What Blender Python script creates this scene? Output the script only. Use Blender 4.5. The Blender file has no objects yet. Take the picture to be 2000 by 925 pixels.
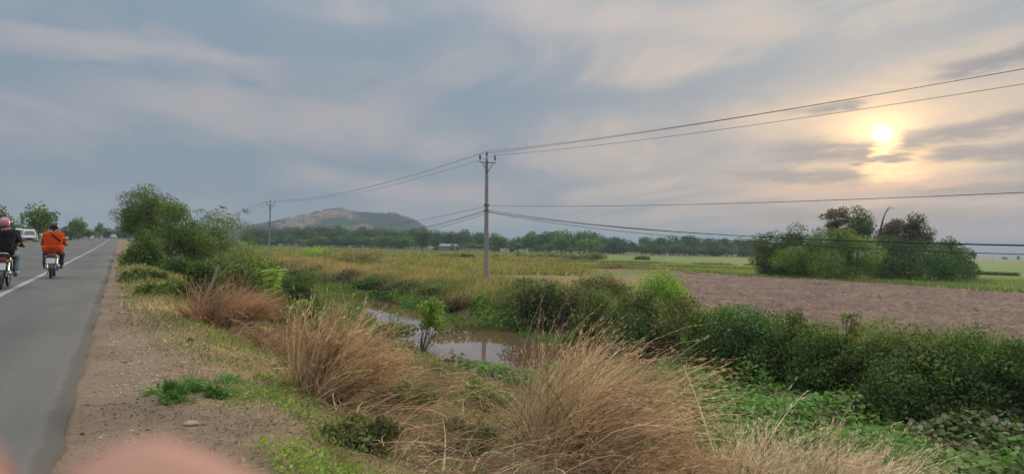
import bpy, math, random
import numpy as np
from mathutils import Vector, Matrix, Euler

sc = bpy.context.scene
col = sc.collection
PI = math.pi
R = math.radians

# ------------------------------------------------------------------ camera
FPX = 1400.0                       # focal length in photograph pixels (2000 px wide)
YAW = 28.7                         # degrees to the right of the road direction (+Y)
PITCH = 0.757
ROLL = 1.26
CAMZ = 1.30
cam_d = bpy.data.cameras.new('camera')
cam = bpy.data.objects.new('camera', cam_d)
col.objects.link(cam)
cam_d.sensor_width = 36.0
cam_d.lens = FPX / 2000.0 * 36.0
cam_d.clip_start = 0.01
cam_d.clip_end = 30000.0
cam_d.dof.use_dof = True
cam_d.dof.focus_distance = 24.0
cam_d.dof.aperture_fstop = 11.0
cam.location = (0, 0, CAMZ)
CAMROT = (Matrix.Rotation(R(-YAW), 4, 'Z') @ Matrix.Rotation(R(90 + PITCH), 4, 'X') @ Matrix.Rotation(R(ROLL), 4, 'Z'))
cam.rotation_euler = CAMROT.to_euler()
sc.camera = cam

# ------------------------------------------------------------------ sun, sky, exposure
SUN_AZ, SUN_EL = 55.9, 8.55         # degrees from +Y towards +X, above the horizon
sun_d = bpy.data.lights.new('sun', 'SUN')
sun_d.energy = 1.5
sun_d.angle = R(12)
sun_d.color = (1.0, 0.80, 0.58)
sun = bpy.data.objects.new('sun', sun_d)
col.objects.link(sun)
sv = Vector((math.sin(R(SUN_AZ)) * math.cos(R(SUN_EL)), math.cos(R(SUN_AZ)) * math.cos(R(SUN_EL)), math.sin(R(SUN_EL))))
sun.rotation_euler = sv.to_track_quat('Z', 'Y').to_euler()
sun.location = sv * 50

sc.view_settings.view_transform = 'Standard'
sc.view_settings.look = 'None'
sc.view_settings.gamma = 1.0
sc.view_settings.use_curve_mapping = False
sc.view_settings.exposure = 0.60
cy = sc.cycles
cy.use_denoising = True
cy.max_bounces = 6
cy.diffuse_bounces = 3
cy.glossy_bounces = 3
cy.transmission_bounces = 4
cy.transparent_max_bounces = 8
cy.volume_bounces = 0
cy.caustics_reflective = False
cy.caustics_refractive = False
cy.sample_clamp_indirect = 8.0


class NT:
    """tiny node-expression helper"""
    def __init__(self, tree):
        self.t = tree
        self.n = tree.nodes
        self.l = tree.links

    def node(self, typ, **kw):
        nd = self.n.new(typ)
        for k, v in kw.items():
            setattr(nd, k, v)
        return nd

    def put(self, sock, v):
        if v is None:
            return
        if hasattr(v, 'links') or isinstance(v, bpy.types.NodeSocket):
            self.l.new(v, sock)
        else:
            if sock.type == 'RGBA' and len(v) == 3:
                v = (*v, 1.0)
            sock.default_value = v

    def m(self, op, a, b=None, c=None, clamp=False):
        nd = self.node('ShaderNodeMath', operation=op, use_clamp=clamp)
        for i, v in enumerate((a, b, c)):
            self.put(nd.inputs[i], v)
        return nd.outputs[0]

    def add(self, a, b): return self.m('ADD', a, b)
    def sub(self, a, b): return self.m('SUBTRACT', a, b)
    def mul(self, a, b): return self.m('MULTIPLY', a, b)
    def div(self, a, b): return self.m('DIVIDE', a, b)

    def ss(self, v, a, b, lo=0.0, hi=1.0):
        nd = self.node('ShaderNodeMapRange', interpolation_type='SMOOTHSTEP')
        for i, x in enumerate((v, a, b, lo, hi)):
            self.put(nd.inputs[i], x)
        return nd.outputs[0]

    def lin(self, v, a, b, lo=0.0, hi=1.0):
        nd = self.node('ShaderNodeMapRange')
        for i, x in enumerate((v, a, b, lo, hi)):
            self.put(nd.inputs[i], x)
        return nd.outputs[0]

    def mix(self, f, a, b, mode='MIX'):
        nd = self.node('ShaderNodeMixRGB', blend_type=mode)
        self.put(nd.inputs[0], f)
        self.put(nd.inputs[1], a)
        self.put(nd.inputs[2], b)
        return nd.outputs[0]

    def scale(self, c, f):
        nd = self.node('ShaderNodeVectorMath', operation='SCALE')
        self.put(nd.inputs[0], c)
        self.put(nd.inputs['Scale'], f)
        return nd.outputs[0]

    def vadd(self, a, b):
        nd = self.node('ShaderNodeVectorMath', operation='ADD')
        self.put(nd.inputs[0], a)
        self.put(nd.inputs[1], b)
        return nd.outputs[0]

    def xyz(self, x, y, z):
        nd = self.node('ShaderNodeCombineXYZ')
        for i, v in enumerate((x, y, z)):
            self.put(nd.inputs[i], v)
        return nd.outputs[0]

    def sep(self, v):
        nd = self.node('ShaderNodeSeparateXYZ')
        self.put(nd.inputs[0], v)
        return nd.outputs

    def noise(self, vec, scale, detail=4.0, rough=0.55, dist=0.0):
        nd = self.node('ShaderNodeTexNoise')
        self.put(nd.inputs['Vector'], vec)
        nd.inputs['Scale'].default_value = scale
        nd.inputs['Detail'].default_value = detail
        nd.inputs['Roughness'].default_value = rough
        nd.inputs['Distortion'].default_value = dist
        return nd.outputs[0]


def build_world():
    w = bpy.data.worlds.new('World')
    sc.world = w
    w.use_nodes = True
    t = NT(w.node_tree)
    t.n.clear()
    out = t.node('ShaderNodeOutputWorld')
    bg = t.node('ShaderNodeBackground')
    bg.inputs['Strength'].default_value = 0.1
    t.l.new(bg.outputs[0], out.inputs[0])
    sky = t.node('ShaderNodeTexSky', sky_type='NISHITA')
    sky.sun_disc = False
    sky.sun_elevation = R(SUN_EL)
    sky.sun_rotation = R(SUN_AZ)
    sky.air_density = 1.2
    sky.dust_density = 2.0
    tc = t.node('ShaderNodeTexCoord')
    D = tc.outputs['Generated']
    x, y, z = t.sep(D)
    zc = t.m('MAXIMUM', z, 0.0)
    el = t.mul(t.m('ARCSINE', z), 57.2958)
    az = t.mul(t.m('ARCTAN2', x, y), 57.2958)
    rel_az = t.sub(az, SUN_AZ)
    rel_el = t.sub(el, SUN_EL)
    # cloud deck seen in perspective, combed along one direction
    den = t.add(zc, 0.10)
    px, py = t.div(x, den), t.div(y, den)
    ca, sa = math.cos(R(15)), math.sin(R(15))
    along = t.add(t.mul(px, sa), t.mul(py, ca))
    cross = t.sub(t.mul(px, ca), t.mul(py, sa))
    warp = t.noise(t.xyz(t.mul(along, 0.35), t.mul(cross, 0.5), 3.1), 1.0, 3.0)
    cr2 = t.add(cross, t.mul(t.sub(warp, 0.5), 1.8))
    n1 = t.noise(t.xyz(t.mul(along, 0.16), t.mul(cr2, 0.62), 11.3), 1.0, 5.0, 0.52)
    n2 = t.noise(t.xyz(t.mul(along, 0.55), t.mul(cr2, 1.7), 4.7), 1.0, 6.0, 0.58)
    deck = t.ss(t.add(t.mul(n1, 0.50), t.mul(n2, 0.50)), 0.42, 0.64)
    # warmth around the veiled sun
    dx = t.mul(rel_az, 0.80)
    r2 = t.add(t.mul(dx, dx), t.mul(t.mul(rel_el, rel_el), 1.3))
    r = t.m('SQRT', r2)
    warm = t.m('EXPONENT', t.mul(r, -1 / 11.0))
    wide = t.m('EXPONENT', t.mul(t.m('ABSOLUTE', rel_az), -1 / 34.0))
    low = t.m('EXPONENT', t.mul(t.m('MAXIMUM', el, 0.0), -1 / 6.0))
    gap = t.mix(wide, (0.20, 0.268, 0.34), (0.235, 0.305, 0.38))
    gap = t.mix(t.mul(t.mul(low, wide), 0.9), gap, (0.32, 0.285, 0.335))
    cloud = t.mix(wide, (0.36, 0.35, 0.388), (0.49, 0.475, 0.465))
    cloud = t.mix(t.mul(low, 0.6), cloud, (0.37, 0.315, 0.345))
    cloud = t.mix(t.m('MINIMUM', t.mul(warm, 0.95), 1.0), cloud, (0.76, 0.545, 0.36))
    wob0 = t.noise(t.xyz(t.mul(az, 0.055), t.mul(el, 0.20), 7.7), 1.0, 5.0, 0.6)
    w0 = t.mul(t.sub(wob0, 0.5), 7.0)

    def sheet(az0, el0, slope, half, a0, a1, b0, b1):
        d = t.m('ABSOLUTE', t.add(t.sub(el, t.add(t.mul(t.sub(az, az0), slope), el0)), w0))
        return t.mul(t.mul(t.ss(d, half * 0.1, half * 1.5, 1.0, 0.0), t.ss(az, a0, a1)), t.ss(az, b0, b1, 1.0, 0.0))
    lit = [sheet(40, 17.6, -0.12, 2.8, 18, 30, 47, 56), sheet(54, 10.3, 0.05, 1.9, 38, 48, 66, 80),
           sheet(10, 9.3, 0.02, 1.7, -8, 3, 17, 27), sheet(17, 5.0, -0.1, 1.1, 8, 12, 24, 33), sheet(2, 12.6, 0.05, 1.2, -14, -4, 6, 15)]
    dim = [sheet(52, 13.6, 0.20, 1.9, 34, 44, 70, 84), sheet(30, 11.0, 0.05, 2.0, 16, 25, 36, 46), sheet(-4, 4.8, 0.05, 1.8, -30, -16, 6, 14), sheet(13, 15.6, 0.1, 1.6, 0, 8, 20, 30)]
    for s_ in lit:
        deck = t.m('MAXIMUM', deck, t.mul(s_, t.lin(n2, 0.3, 0.65, 0.6, 1.0)))
    for s_ in dim:
        deck = t.mul(deck, t.sub(1.0, t.mul(s_, 0.85)))
    base = t.mix(deck, gap, cloud)
    # thin bright veil lit by the sun from behind
    base = t.vadd(base, t.scale(t.mix(t.mul(low, 1.0), (0.30, 0.20, 0.07), (0.36, 0.15, 0.03)), t.mul(t.m('EXPONENT', t.mul(r, -1 / 4.6)), t.add(t.mul(n2, 1.0), 0.2))))
    glow = t.m('EXPONENT', t.mul(r, -1 / 1.5))
    base = t.vadd(base, t.scale((1.05, 0.55, 0.16), t.mul(glow, 0.85)))
    # bars of darker cloud in front of the glow
    wob = t.noise(t.xyz(t.mul(az, 0.16), t.mul(el, 0.55), 1.7), 1.0, 4.0, 0.6)
    wf = t.noise(t.xyz(t.mul(az, 0.5), t.mul(el, 2.2), 5.1), 1.0, 5.0, 0.65)
    wv = t.add(t.mul(t.sub(wob, 0.5), 1.7), t.mul(t.sub(wf, 0.5), 1.0))

    ragged = t.add(rel_az, t.mul(t.sub(t.noise(t.xyz(t.mul(az, 0.35), t.mul(el, 2.6), 9.4), 1.0, 5.0, 0.65), 0.5), 3.2))

    def bar(slope, c, half, a0, a1, b0, b1):
        d = t.m('ABSOLUTE', t.add(t.sub(rel_el, t.add(t.mul(rel_az, slope), c)), wv))
        m_ = t.ss(d, half * 0.25, half * 1.35, 1.0, 0.0)
        m_ = t.mul(m_, t.ss(ragged, a0, a1))
        return t.mul(m_, t.ss(ragged, b0, b1, 1.0, 0.0))
    bars = [bar(0.0, -1.15, 0.85, -9.5, -5.0, -0.9, -0.1),
            bar(-0.03, -2.9, 0.75, -13.0, -6.0, -1.8, -0.2),
            bar(0.14, -0.95, 0.75, 0.3, 1.6, 17.0, 24.0),
            bar(0.0, -1.6, 0.6, 1.5, 4.0, 14.0, 22.0),
            bar(0.05, -4.3, 0.45, -2.0, 5.0, 14.0, 22.0),
            bar(0.03, 2.0, 0.45, -8.0, -3.0, -1.5, -0.5),
            bar(0.14, 3.4, 0.6, 2.0, 5.0, 15.0, 22.0),
            bar(0.0, -5.9, 0.7, -12.0, -5.0, 3.0, 9.0),
            bar(0.0, -1.62, 0.30, -2.6, -1.0, 1.0, 2.6)]
    bm = bars[0]
    for b_ in bars[1:]:
        bm = t.m('MAXIMUM', bm, b_)
    # orange light streaming through the gaps under the sun
    below = t.mul(t.mul(t.ss(rel_az, -2.2, -0.4), t.ss(rel_az, 1.0, 4.2, 1.0, 0.0)), t.mul(t.ss(rel_el, -4.6, -3.0), t.ss(rel_el, -1.9, -0.6, 1.0, 0.0)))
    base = t.vadd(base, t.scale((0.85, 0.36, 0.07), t.mul(below, t.ss(wf, 0.34, 0.62, 0.25, 1.0))))
    streak = t.mul(t.ss(t.m('ABSOLUTE', t.add(t.sub(rel_el, t.add(t.mul(rel_az, 0.03), -3.75)), t.mul(wv, 0.6))), 0.1, 0.75, 1.0, 0.0), t.mul(t.ss(rel_az, -11.0, -6.0), t.ss(rel_az, 4.0, 12.0, 1.0, 0.0)))
    base = t.mix(t.mul(streak, 0.75), base, (0.66, 0.44, 0.34))
    base = t.mix(t.mul(bm, t.ss(wf, 0.25, 0.55, 0.6, 0.95)), base, (0.225, 0.235, 0.285))
    disc = t.ss(t.m('SQRT', t.add(t.mul(t.mul(rel_az, rel_az), 0.97), t.mul(rel_el, rel_el))), 0.05, 0.95, 1.0, 0.0)
    disc = t.m('EXPONENT', t.mul(t.add(t.mul(t.mul(rel_az, rel_az), 0.97), t.mul(rel_el, rel_el)), -1 / 0.16))
    halo = t.m('EXPONENT', t.mul(t.add(t.mul(t.mul(rel_az, rel_az), 0.30), t.mul(rel_el, rel_el)), -1 / 1.6))
    disc = t.mul(disc, t.sub(1.0, t.mul(bars[8], 0.7)))
    base = t.vadd(base, t.scale((1.5, 1.0, 0.42), t.mul(t.mul(halo, 0.38), t.sub(1.0, t.mul(bm, 0.75)))))
    base = t.vadd(base, t.scale((4.5, 3.6, 1.9), disc))
    # an overcast dome is brighter overhead than at the horizon
    f = t.add(t.add(1.0, t.mul(zc, 0.25)), t.mul(t.mul(t.mul(zc, zc), zc), 2.6))
    base = t.mix(t.ss(el, 20.0, 60.0, 0.0, 0.7), base, (0.50, 0.46, 0.40))
    base = t.scale(base, f)
    tot = t.vadd(t.scale(base, 6.75), t.scale(sky.outputs[0], 0.03))
    t.put(bg.inputs['Color'], tot)


build_world()

# ------------------------------------------------------------------ terrain heights
def sstep(a, b, v):
    t = np.clip((np.asarray(v, float) - a) / (b - a), 0, 1)
    return t * t * (3 - 2 * t)


def vnoise(x, y, s, seed=0):
    """smooth value noise in numpy"""
    x = np.asarray(x, float) / s
    y = np.asarray(y, float) / s
    xi, yi = np.floor(x), np.floor(y)
    fx, fy = x - xi, y - yi
    fx, fy = fx * fx * (3 - 2 * fx), fy * fy * (3 - 2 * fy)

    def h(a, b):
        v = np.sin(a * 127.1 + b * 311.7 + seed * 74.7) * 43758.5453
        return v - np.floor(v)
    return ((h(xi, yi) * (1 - fx) + h(xi + 1, yi) * fx) * (1 - fy) + (h(xi, yi + 1) * (1 - fx) + h(xi + 1, yi + 1) * fx) * fy)


def road_z(y):
    return 0.85 * sstep(35, 260, y)


WATER_Z = -2.2
PX = [-6000, -40, -24, -17, -11.6, 1.0, 2.2, 5.0, 7.6, 8.9, 9.8, 14.4, 15.2, 15.9, 17.2, 20, 23, 26.5, 28, 6000]
PZ = [-0.9, -0.9, -0.7, -0.12, -0.03, -0.03, -0.38, -1.18, -1.9, -2.28, -2.75, -2.75, -2.25, -1.75, -1.25, -1.25, -1.48, -1.55, -1.6, -1.6]


def H(x, y):
    x = np.asarray(x, float)
    y = np.asarray(y, float)
    z = np.interp(x, PX, PZ)
    k = np.where(x > -5, sstep(8.5, 0.5, x), sstep(-60, -14, x))
    z = z + road_z(y) * k
    off = sstep(-0.1, 1.2, x) + sstep(-12.0, -14.0, x)
    bank = sstep(1.0, 3.0, x) * sstep(9.5, 8.0, x)
    z = z + off * 0.05 * (vnoise(x, y, 0.55, 1) - 0.5) + bank * 0.22 * (vnoise(x, y, 1.7, 2) - 0.5)
    far = sstep(15.4, 17.0, x) * sstep(31, 25, x)
    z = z + far * (0.5 * (vnoise(x, y, 3.6, 3) - 0.45) + 0.2 * (vnoise(x, y, 1.3, 4) - 0.5))
    glint_cover = sstep(9.0, 9.9, x) * sstep(15.4, 14.6, x) * sstep(17.5, 14.5, y)  # bed lifted above the water under the plants, added to stop sun glints
    z = z * (1 - glint_cover) + glint_cover * (WATER_Z + 0.03)
    field = sstep(27, 33, x)
    z = z + field * 0.10 * (vnoise(x, y, 9.0, 5) - 0.5)
    # low bund along the far edge of the ploughed plot
    bx = 62.4 + 1.2 * (vnoise(y, 0, 14.0, 6) - 0.5)
    z = z + 0.30 * np.exp(-((x - bx) / 0.9) ** 2) * sstep(400, 300, y)
    return z


def camcoord(px, py):
    d = CAMROT.to_3x3() @ Vector(((px - 1000) / FPX, -(py - 462.5) / FPX, -1.0))
    return d


def hor(px):
    return 481.0 + (px - 1000) * 0.022


SY, CYW = math.sin(R(YAW)), math.cos(R(YAW))


def at_depth(px, Z):
    a = (px - 1000) / FPX
    return Z * (a * CYW + SY), Z * (CYW - a * SY)


def at_x(px, x0):
    a = (px - 1000) / FPX
    Z = x0 / (a * CYW + SY)
    return x0, Z * (CYW - a * SY), Z


def ground_at(px, py):
    d = camcoord(px, py)
    o = Vector((0, 0, CAMZ))
    s = 1.0
    while s < 3000:
        p = o + d * s
        if p.z < float(H(p.x, p.y)):
            return p.x, p.y, s
        s *= 1.01
    return None


def depth_of(x, y):
    return x * SY + y * CYW


# ------------------------------------------------------------------ mesh helpers
def tag(o, label=None, cat=None, group=None, kind=None):
    if label: o['label'] = label
    if cat: o['category'] = cat
    if group: o['group'] = group
    if kind: o['kind'] = kind
    return o


def empty(name, loc, rz=0.0):
    o = bpy.data.objects.new(name, None)
    o.empty_display_size = 0.3
    col.objects.link(o)
    o.location = loc
    o.rotation_euler = (0, 0, rz)
    return o


def np_mesh(name, V, F, mat, tint=None, parent=None, loc=None, smooth=False, mats=None, midx=None):
    V = np.asarray(V, np.float32)
    F = np.asarray(F, np.int32)
    me = bpy.data.meshes.new(name)
    n, k = F.shape
    me.vertices.add(len(V))
    me.vertices.foreach_set('co', V.ravel())
    me.loops.add(n * k)
    me.loops.foreach_set('vertex_index', F.ravel())
    me.polygons.add(n)
    me.polygons.foreach_set('loop_start', np.arange(0, n * k, k, dtype=np.int32))
    me.update(calc_edges=True)
    if smooth:
        me.polygons.foreach_set('use_smooth', np.ones(n, bool))
    if tint is not None:
        a = me.color_attributes.new('tint', 'FLOAT_COLOR', 'POINT')
        c = np.ones((len(V), 4), np.float32)
        c[:, :3] = tint
        a.data.foreach_set('color', c.ravel())
    for m_ in (mats or [mat]):
        me.materials.append(m_)
    if midx is not None:
        me.polygons.foreach_set('material_index', np.asarray(midx, np.int32))
    me.validate()
    o = bpy.data.objects.new(name, me)
    col.objects.link(o)
    if parent is not None:
        o.parent = parent
    if loc is not None:
        o.location = loc
    return o


class MB:
    """collects hard-surface pieces of ONE part"""
    def __init__(self):
        self.v, self.f = [], []

    def _add(self, vs, fs):
        b = len(self.v)
        self.v += [tuple(p) for p in vs]
        self.f += [tuple(i + b for i in f) for f in fs]
        return self

    def box(self, c, s, rot=None, taper=1.0, bevel=0.0):
        x, y, z = s[0] / 2, s[1] / 2, s[2] / 2
        if bevel > 0:
            b = min(bevel, x * .9, y * .9, z * .9)
            ring = lambda X, Y, zz: [(X - b, -Y, zz), (X, -Y + b, zz), (X, Y - b, zz), (X - b, Y, zz), (-X + b, Y, zz), (-X, Y - b, zz), (-X, -Y + b, zz), (-X + b, -Y, zz)]
            rs = [ring(x - b, y - b, -z), ring(x, y, -z + b), ring(x * taper, y * taper, z - b), ring((x - b) * taper, (y - b) * taper, z)]
            vs = sum(rs, [])
            fs = [tuple(range(7, -1, -1)), tuple(range(24, 32))]
            for k in range(3):
                for i in range(8):
                    fs.append((k * 8 + i, k * 8 + (i + 1) % 8, k * 8 + 8 + (i + 1) % 8, k * 8 + 8 + i))
        else:
            t = taper
            vs = [(-x, -y, -z), (x, -y, -z), (x, y, -z), (-x, y, -z), (-x * t, -y * t, z), (x * t, -y * t, z), (x * t, y * t, z), (-x * t, y * t, z)]
            fs = [(3, 2, 1, 0), (4, 5, 6, 7), (0, 1, 5, 4), (1, 2, 6, 5), (2, 3, 7, 6), (3, 0, 4, 7)]
        M_ = Matrix.Translation(Vector(c)) @ (Euler(rot).to_matrix().to_4x4() if rot else Matrix.Identity(4))
        return self._add([M_ @ Vector(p) for p in vs], fs)

    def tube(self, pts, rad, n=8, flat=None, cap=True):
        pts = [Vector(p) for p in pts]
        m_ = len(pts)
        if not hasattr(rad, '__len__'):
            rad = [rad] * m_
        vs = []
        up = None
        for i, p in enumerate(pts):
            d = (pts[min(i + 1, m_ - 1)] - pts[max(i - 1, 0)])
            d = d.normalized() if d.length > 1e-9 else Vector((0, 0, 1))
            if up is None:
                up = Vector((0, 0, 1)) if abs(d.z) < .9 else Vector((1, 0, 0))
            u = (up - d * up.dot(d))
            u = u.normalized() if u.length > 1e-6 else d.orthogonal().normalized()
            up = u
            s = d.cross(u)
            for k in range(n):
                a = 2 * PI * k / n
                vs.append(p + (u * math.cos(a) + s * math.sin(a) * (flat or 1.0)) * rad[i])
        fs = []
        for i in range(m_ - 1):
            for k in range(n):
                fs.append((i * n + k, i * n + (k + 1) % n, (i + 1) * n + (k + 1) % n, (i + 1) * n + k))
        if cap:
            fs.append(tuple(range(n - 1, -1, -1)))
            fs.append(tuple(range((m_ - 1) * n, m_ * n)))
        return self._add(vs, fs)

    def capsule(self, p0, p1, r0, r1, n=10):
        p0, p1 = Vector(p0), Vector(p1)
        d = (p1 - p0)
        d = d.normalized() if d.length > 1e-6 else Vector((0, 0, 1))
        pts, rad = [], []
        for k in range(5):
            a = -PI / 2 + (k + .15) / 5 * PI / 2
            pts.append(p0 + d * r0 * math.sin(a)); rad.append(r0 * math.cos(a))
        for k in range(5):
            a = (k + .85) / 5 * PI / 2
            pts.append(p1 + d * r1 * math.sin(a)); rad.append(r1 * math.cos(a))
        return self.tube(pts, rad, n)

    def ball(self, c, rad, nu=14, nv=9, rot=None, z0=-1.0, z1=1.0):
        rad = (rad, rad, rad) if not hasattr(rad, '__len__') else rad
        E_ = Euler(rot).to_matrix() if rot else Matrix.Identity(3)
        vs = []
        a0, a1 = math.asin(max(-.995, z0)), math.asin(min(.995, z1))
        for j in range(nv + 1):
            a = a0 + (a1 - a0) * j / nv
            for i in range(nu):
                b = 2 * PI * i / nu
                vs.append(Vector(c) + E_ @ Vector((rad[0] * math.cos(a) * math.cos(b), rad[1] * math.cos(a) * math.sin(b), rad[2] * math.sin(a))))
        fs = []
        for j in range(nv):
            for i in range(nu):
                fs.append((j * nu + i, j * nu + (i + 1) % nu, (j + 1) * nu + (i + 1) % nu, (j + 1) * nu + i))
        fs.append(tuple(range(nu - 1, -1, -1)))
        fs.append(tuple(range(nv * nu, nv * nu + nu)))
        return self._add(vs, fs)

    def torus(self, c, R0, r0, axis='X', n=24, m=8):
        vs, fs = [], []
        for i in range(n):
            a = 2 * PI * i / n
            for k in range(m):
                b = 2 * PI * k / m
                rr = R0 + r0 * math.cos(b)
                p = (r0 * math.sin(b), rr * math.cos(a), rr * math.sin(a))
                if axis == 'Z': p = (p[1], p[2], p[0])
                vs.append(Vector(c) + Vector(p))
        for i in range(n):
            for k in range(m):
                fs.append((i * m + k, ((i + 1) % n) * m + k, ((i + 1) % n) * m + (k + 1) % m, i * m + (k + 1) % m))
        return self._add(vs, fs)

    def loft(self, rings, cap=True):
        n = len(rings[0])
        vs = sum([list(r_) for r_ in rings], [])
        fs = []
        for j in range(len(rings) - 1):
            for i in range(n):
                fs.append((j * n + i, j * n + (i + 1) % n, (j + 1) * n + (i + 1) % n, (j + 1) * n + i))
        if cap:
            fs.append(tuple(range(n - 1, -1, -1)))
            fs.append(tuple(range((len(rings) - 1) * n, len(rings) * n)))
        return self._add(vs, fs)

    def build(self, name, mat, parent=None, smooth=True, loc=None):
        me = bpy.data.meshes.new(name)
        me.from_pydata([tuple(v) for v in self.v], [], self.f)
        me.validate()
        if smooth:
            me.polygons.foreach_set('use_smooth', np.ones(len(me.polygons), bool))
            try:
                me.set_sharp_from_angle(angle=R(38))
            except Exception:
                pass
        me.materials.append(mat)
        o = bpy.data.objects.new(name, me)
        col.objects.link(o)
        if parent is not None: o.parent = parent
        if loc is not None: o.location = loc
        return o


def fuse(o, voxel, it=4):
    """melt overlapping limbs of one body into one continuous skin"""
    m_ = o.modifiers.new('fuse', 'REMESH')
    m_.mode = 'VOXEL'
    m_.voxel_size = voxel
    m_.use_smooth_shade = True
    s_ = o.modifiers.new('smooth', 'SMOOTH')
    s_.iterations = it
    s_.factor = 0.5
    return o


# ------------------------------------------------------------------ materials
MATS = {}


def pmat(name, color, rough=0.6, metal=0.0, spec=0.5, var=0.12, vscale=6.0, bump=0.0, bscale=30.0, coat=0.0):
    if name in MATS: return MATS[name]
    mt = bpy.data.materials.new(name)
    mt.use_nodes = True
    t = NT(mt.node_tree)
    b = t.n['Principled BSDF']
    tc = t.node('ShaderNodeTexCoord')
    n_ = t.noise(tc.outputs['Object'], vscale, 5.0)
    f = t.lin(n_, 0.25, 0.75, 1 - var, 1 + var)
    t.put(b.inputs['Base Color'], t.scale((*color,), f))
    t.put(b.inputs['Roughness'], t.lin(n_, 0.3, 0.7, max(rough - .06, .03), min(rough + .06, 1)))
    b.inputs['Metallic'].default_value = metal
    b.inputs['Specular IOR Level'].default_value = spec
    if coat: b.inputs['Coat Weight'].default_value = coat
    if bump:
        bn = t.node('ShaderNodeBump')
        bn.inputs['Strength'].default_value = bump
        bn.inputs['Distance'].default_value = 0.02
        t.put(bn.inputs['Height'], t.noise(tc.outputs['Object'], bscale, 6.0))
        t.put(b.inputs['Normal'], bn.outputs[0])
    MATS[name] = mt
    return mt


def leafmat(name, trans=0.35, gloss=0.06, gain=1.0, tsat=(1.15, 1.2, 0.55)):
    mt = bpy.data.materials.new(name)
    mt.use_nodes = True
    t = NT(mt.node_tree)
    t.n.clear()
    out = t.node('ShaderNodeOutputMaterial')
    at = t.node('ShaderNodeAttribute', attribute_name='tint')
    c = t.scale(at.outputs['Color'], gain)
    d = t.node('ShaderNodeBsdfDiffuse')
    t.put(d.inputs['Color'], c)
    tr = t.node('ShaderNodeBsdfTranslucent')
    t.put(tr.inputs['Color'], t.mix(1.0, c, tsat, 'MULTIPLY'))
    mx = t.node('ShaderNodeMixShader')
    mx.inputs[0].default_value = trans
    t.l.new(d.outputs[0], mx.inputs[1]); t.l.new(tr.outputs[0], mx.inputs[2])
    g = t.node('ShaderNodeBsdfGlossy')
    g.inputs['Roughness'].default_value = 0.45
    g.inputs['Color'].default_value = (.8, .8, .8, 1)
    m2 = t.node('ShaderNodeMixShader')
    m2.inputs[0].default_value = gloss
    t.l.new(mx.outputs[0], m2.inputs[1]); t.l.new(g.outputs[0], m2.inputs[2])
    t.l.new(m2.outputs[0], out.inputs[0])
    MATS[name] = mt
    return mt


FOLIAGE = leafmat('foliage', 0.42, 0.035, 2.1)
PADLEAF = leafmat('waxy_leaf', 0.34, 0.045, 1.8)
STRAW = leafmat('straw', 0.32, 0.03, 1.36, (1.05, 1.0, 0.85))
BARK = pmat('bark', (0.10, 0.075, 0.055), 0.9, var=.35, vscale=9, bump=.6, bscale=25)
DEADWOOD = pmat('dead_wood', (0.36, 0.29, 0.22), 0.85, var=.25, vscale=9, bump=.5)
CONCRETE = pmat('pole_concrete', (0.33, 0.315, 0.31), 0.85, var=.2, vscale=3, bump=.3)
STEEL = pmat('galvanised_steel', (0.16, 0.165, 0.18), 0.5, .7)
PORCELAIN = pmat('brown_porcelain', (0.09, 0.06, 0.06), 0.3)
CABLE = pmat('cable_sheath', (0.03, 0.03, 0.034), 0.6)
RUBBER = pmat('rubber', (0.018, 0.018, 0.02), 0.8)
CHROME = pmat('chrome', (0.62, 0.62, 0.63), 0.22, 1.0)
ALU = pmat('dull_aluminium', (0.30, 0.30, 0.31), 0.45, .8)
BLACKP = pmat('black_plastic', (0.022, 0.022, 0.025), 0.45)
SEATV = pmat('seat_vinyl', (0.02, 0.019, 0.02), 0.55, bump=.2, bscale=90)
WHITEP = pmat('white_paint', (0.78, 0.78, 0.77), 0.3, coat=.4)
GLASSD = pmat('dark_window_glass', (0.02, 0.025, 0.03), 0.08, spec=.8)
REDLENS = pmat('red_lens', (0.30, 0.02, 0.02), 0.2)
AMBER = pmat('amber_lens', (0.55, 0.20, 0.02), 0.2)
PLATE = pmat('plate_white', (0.74, 0.76, 0.77), 0.4, var=.06)
SKIN = pmat('skin', (0.40, 0.23, 0.16), 0.5, var=.08, vscale=20)

# ground: zone colours are stored per vertex, grain comes from noise
def ground_material():
    mt = bpy.data.materials.new('soil_and_turf')
    mt.use_nodes = True
    t = NT(mt.node_tree)
    b = t.n['Principled BSDF']
    geo = t.node('ShaderNodeNewGeometry')
    P = geo.outputs['Position']
    at = t.node('ShaderNodeAttribute', attribute_name='tint')
    n1 = t.noise(P, 0.9, 8.0, 0.65)
    n2 = t.noise(P, 11.0, 6.0, 0.7)
    n3 = t.noise(P, 55.0, 3.0, 0.6)
    f = t.add(t.lin(n1, 0.3, 0.7, 0.74, 1.2), t.lin(n2, 0.3, 0.7, -0.2, 0.2))
    f = t.add(f, t.lin(n3, 0.35, 0.65, -0.16, 0.16))
    c = t.scale(at.outputs['Color'], f)
    c = t.mix(t.ss(n2, 0.6, 0.75, 0, 0.25), c, (0.16, 0.105, 0.075))
    t.put(b.inputs['Base Color'], c)
    b.inputs['Roughness'].default_value = 0.95
    b.inputs['Specular IOR Level'].default_value = 0.15
    bn = t.node('ShaderNodeBump')
    bn.inputs['Strength'].default_value = 0.8
    bn.inputs['Distance'].default_value = 0.03
    t.put(bn.inputs['Height'], t.add(n2, t.mul(n3, 0.5)))
    t.put(b.inputs['Normal'], bn.outputs[0])
    return mt


GROUND = ground_material()

# ------------------------------------------------------------------ ground sheet
def axis(*segs):
    out = []
    for a, b, s in segs:
        n = max(1, int(round((b - a) / s)))
        out += list(np.linspace(a, b, n, endpoint=False))
    out.append(segs[-1][1])
    return np.array(out)


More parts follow.
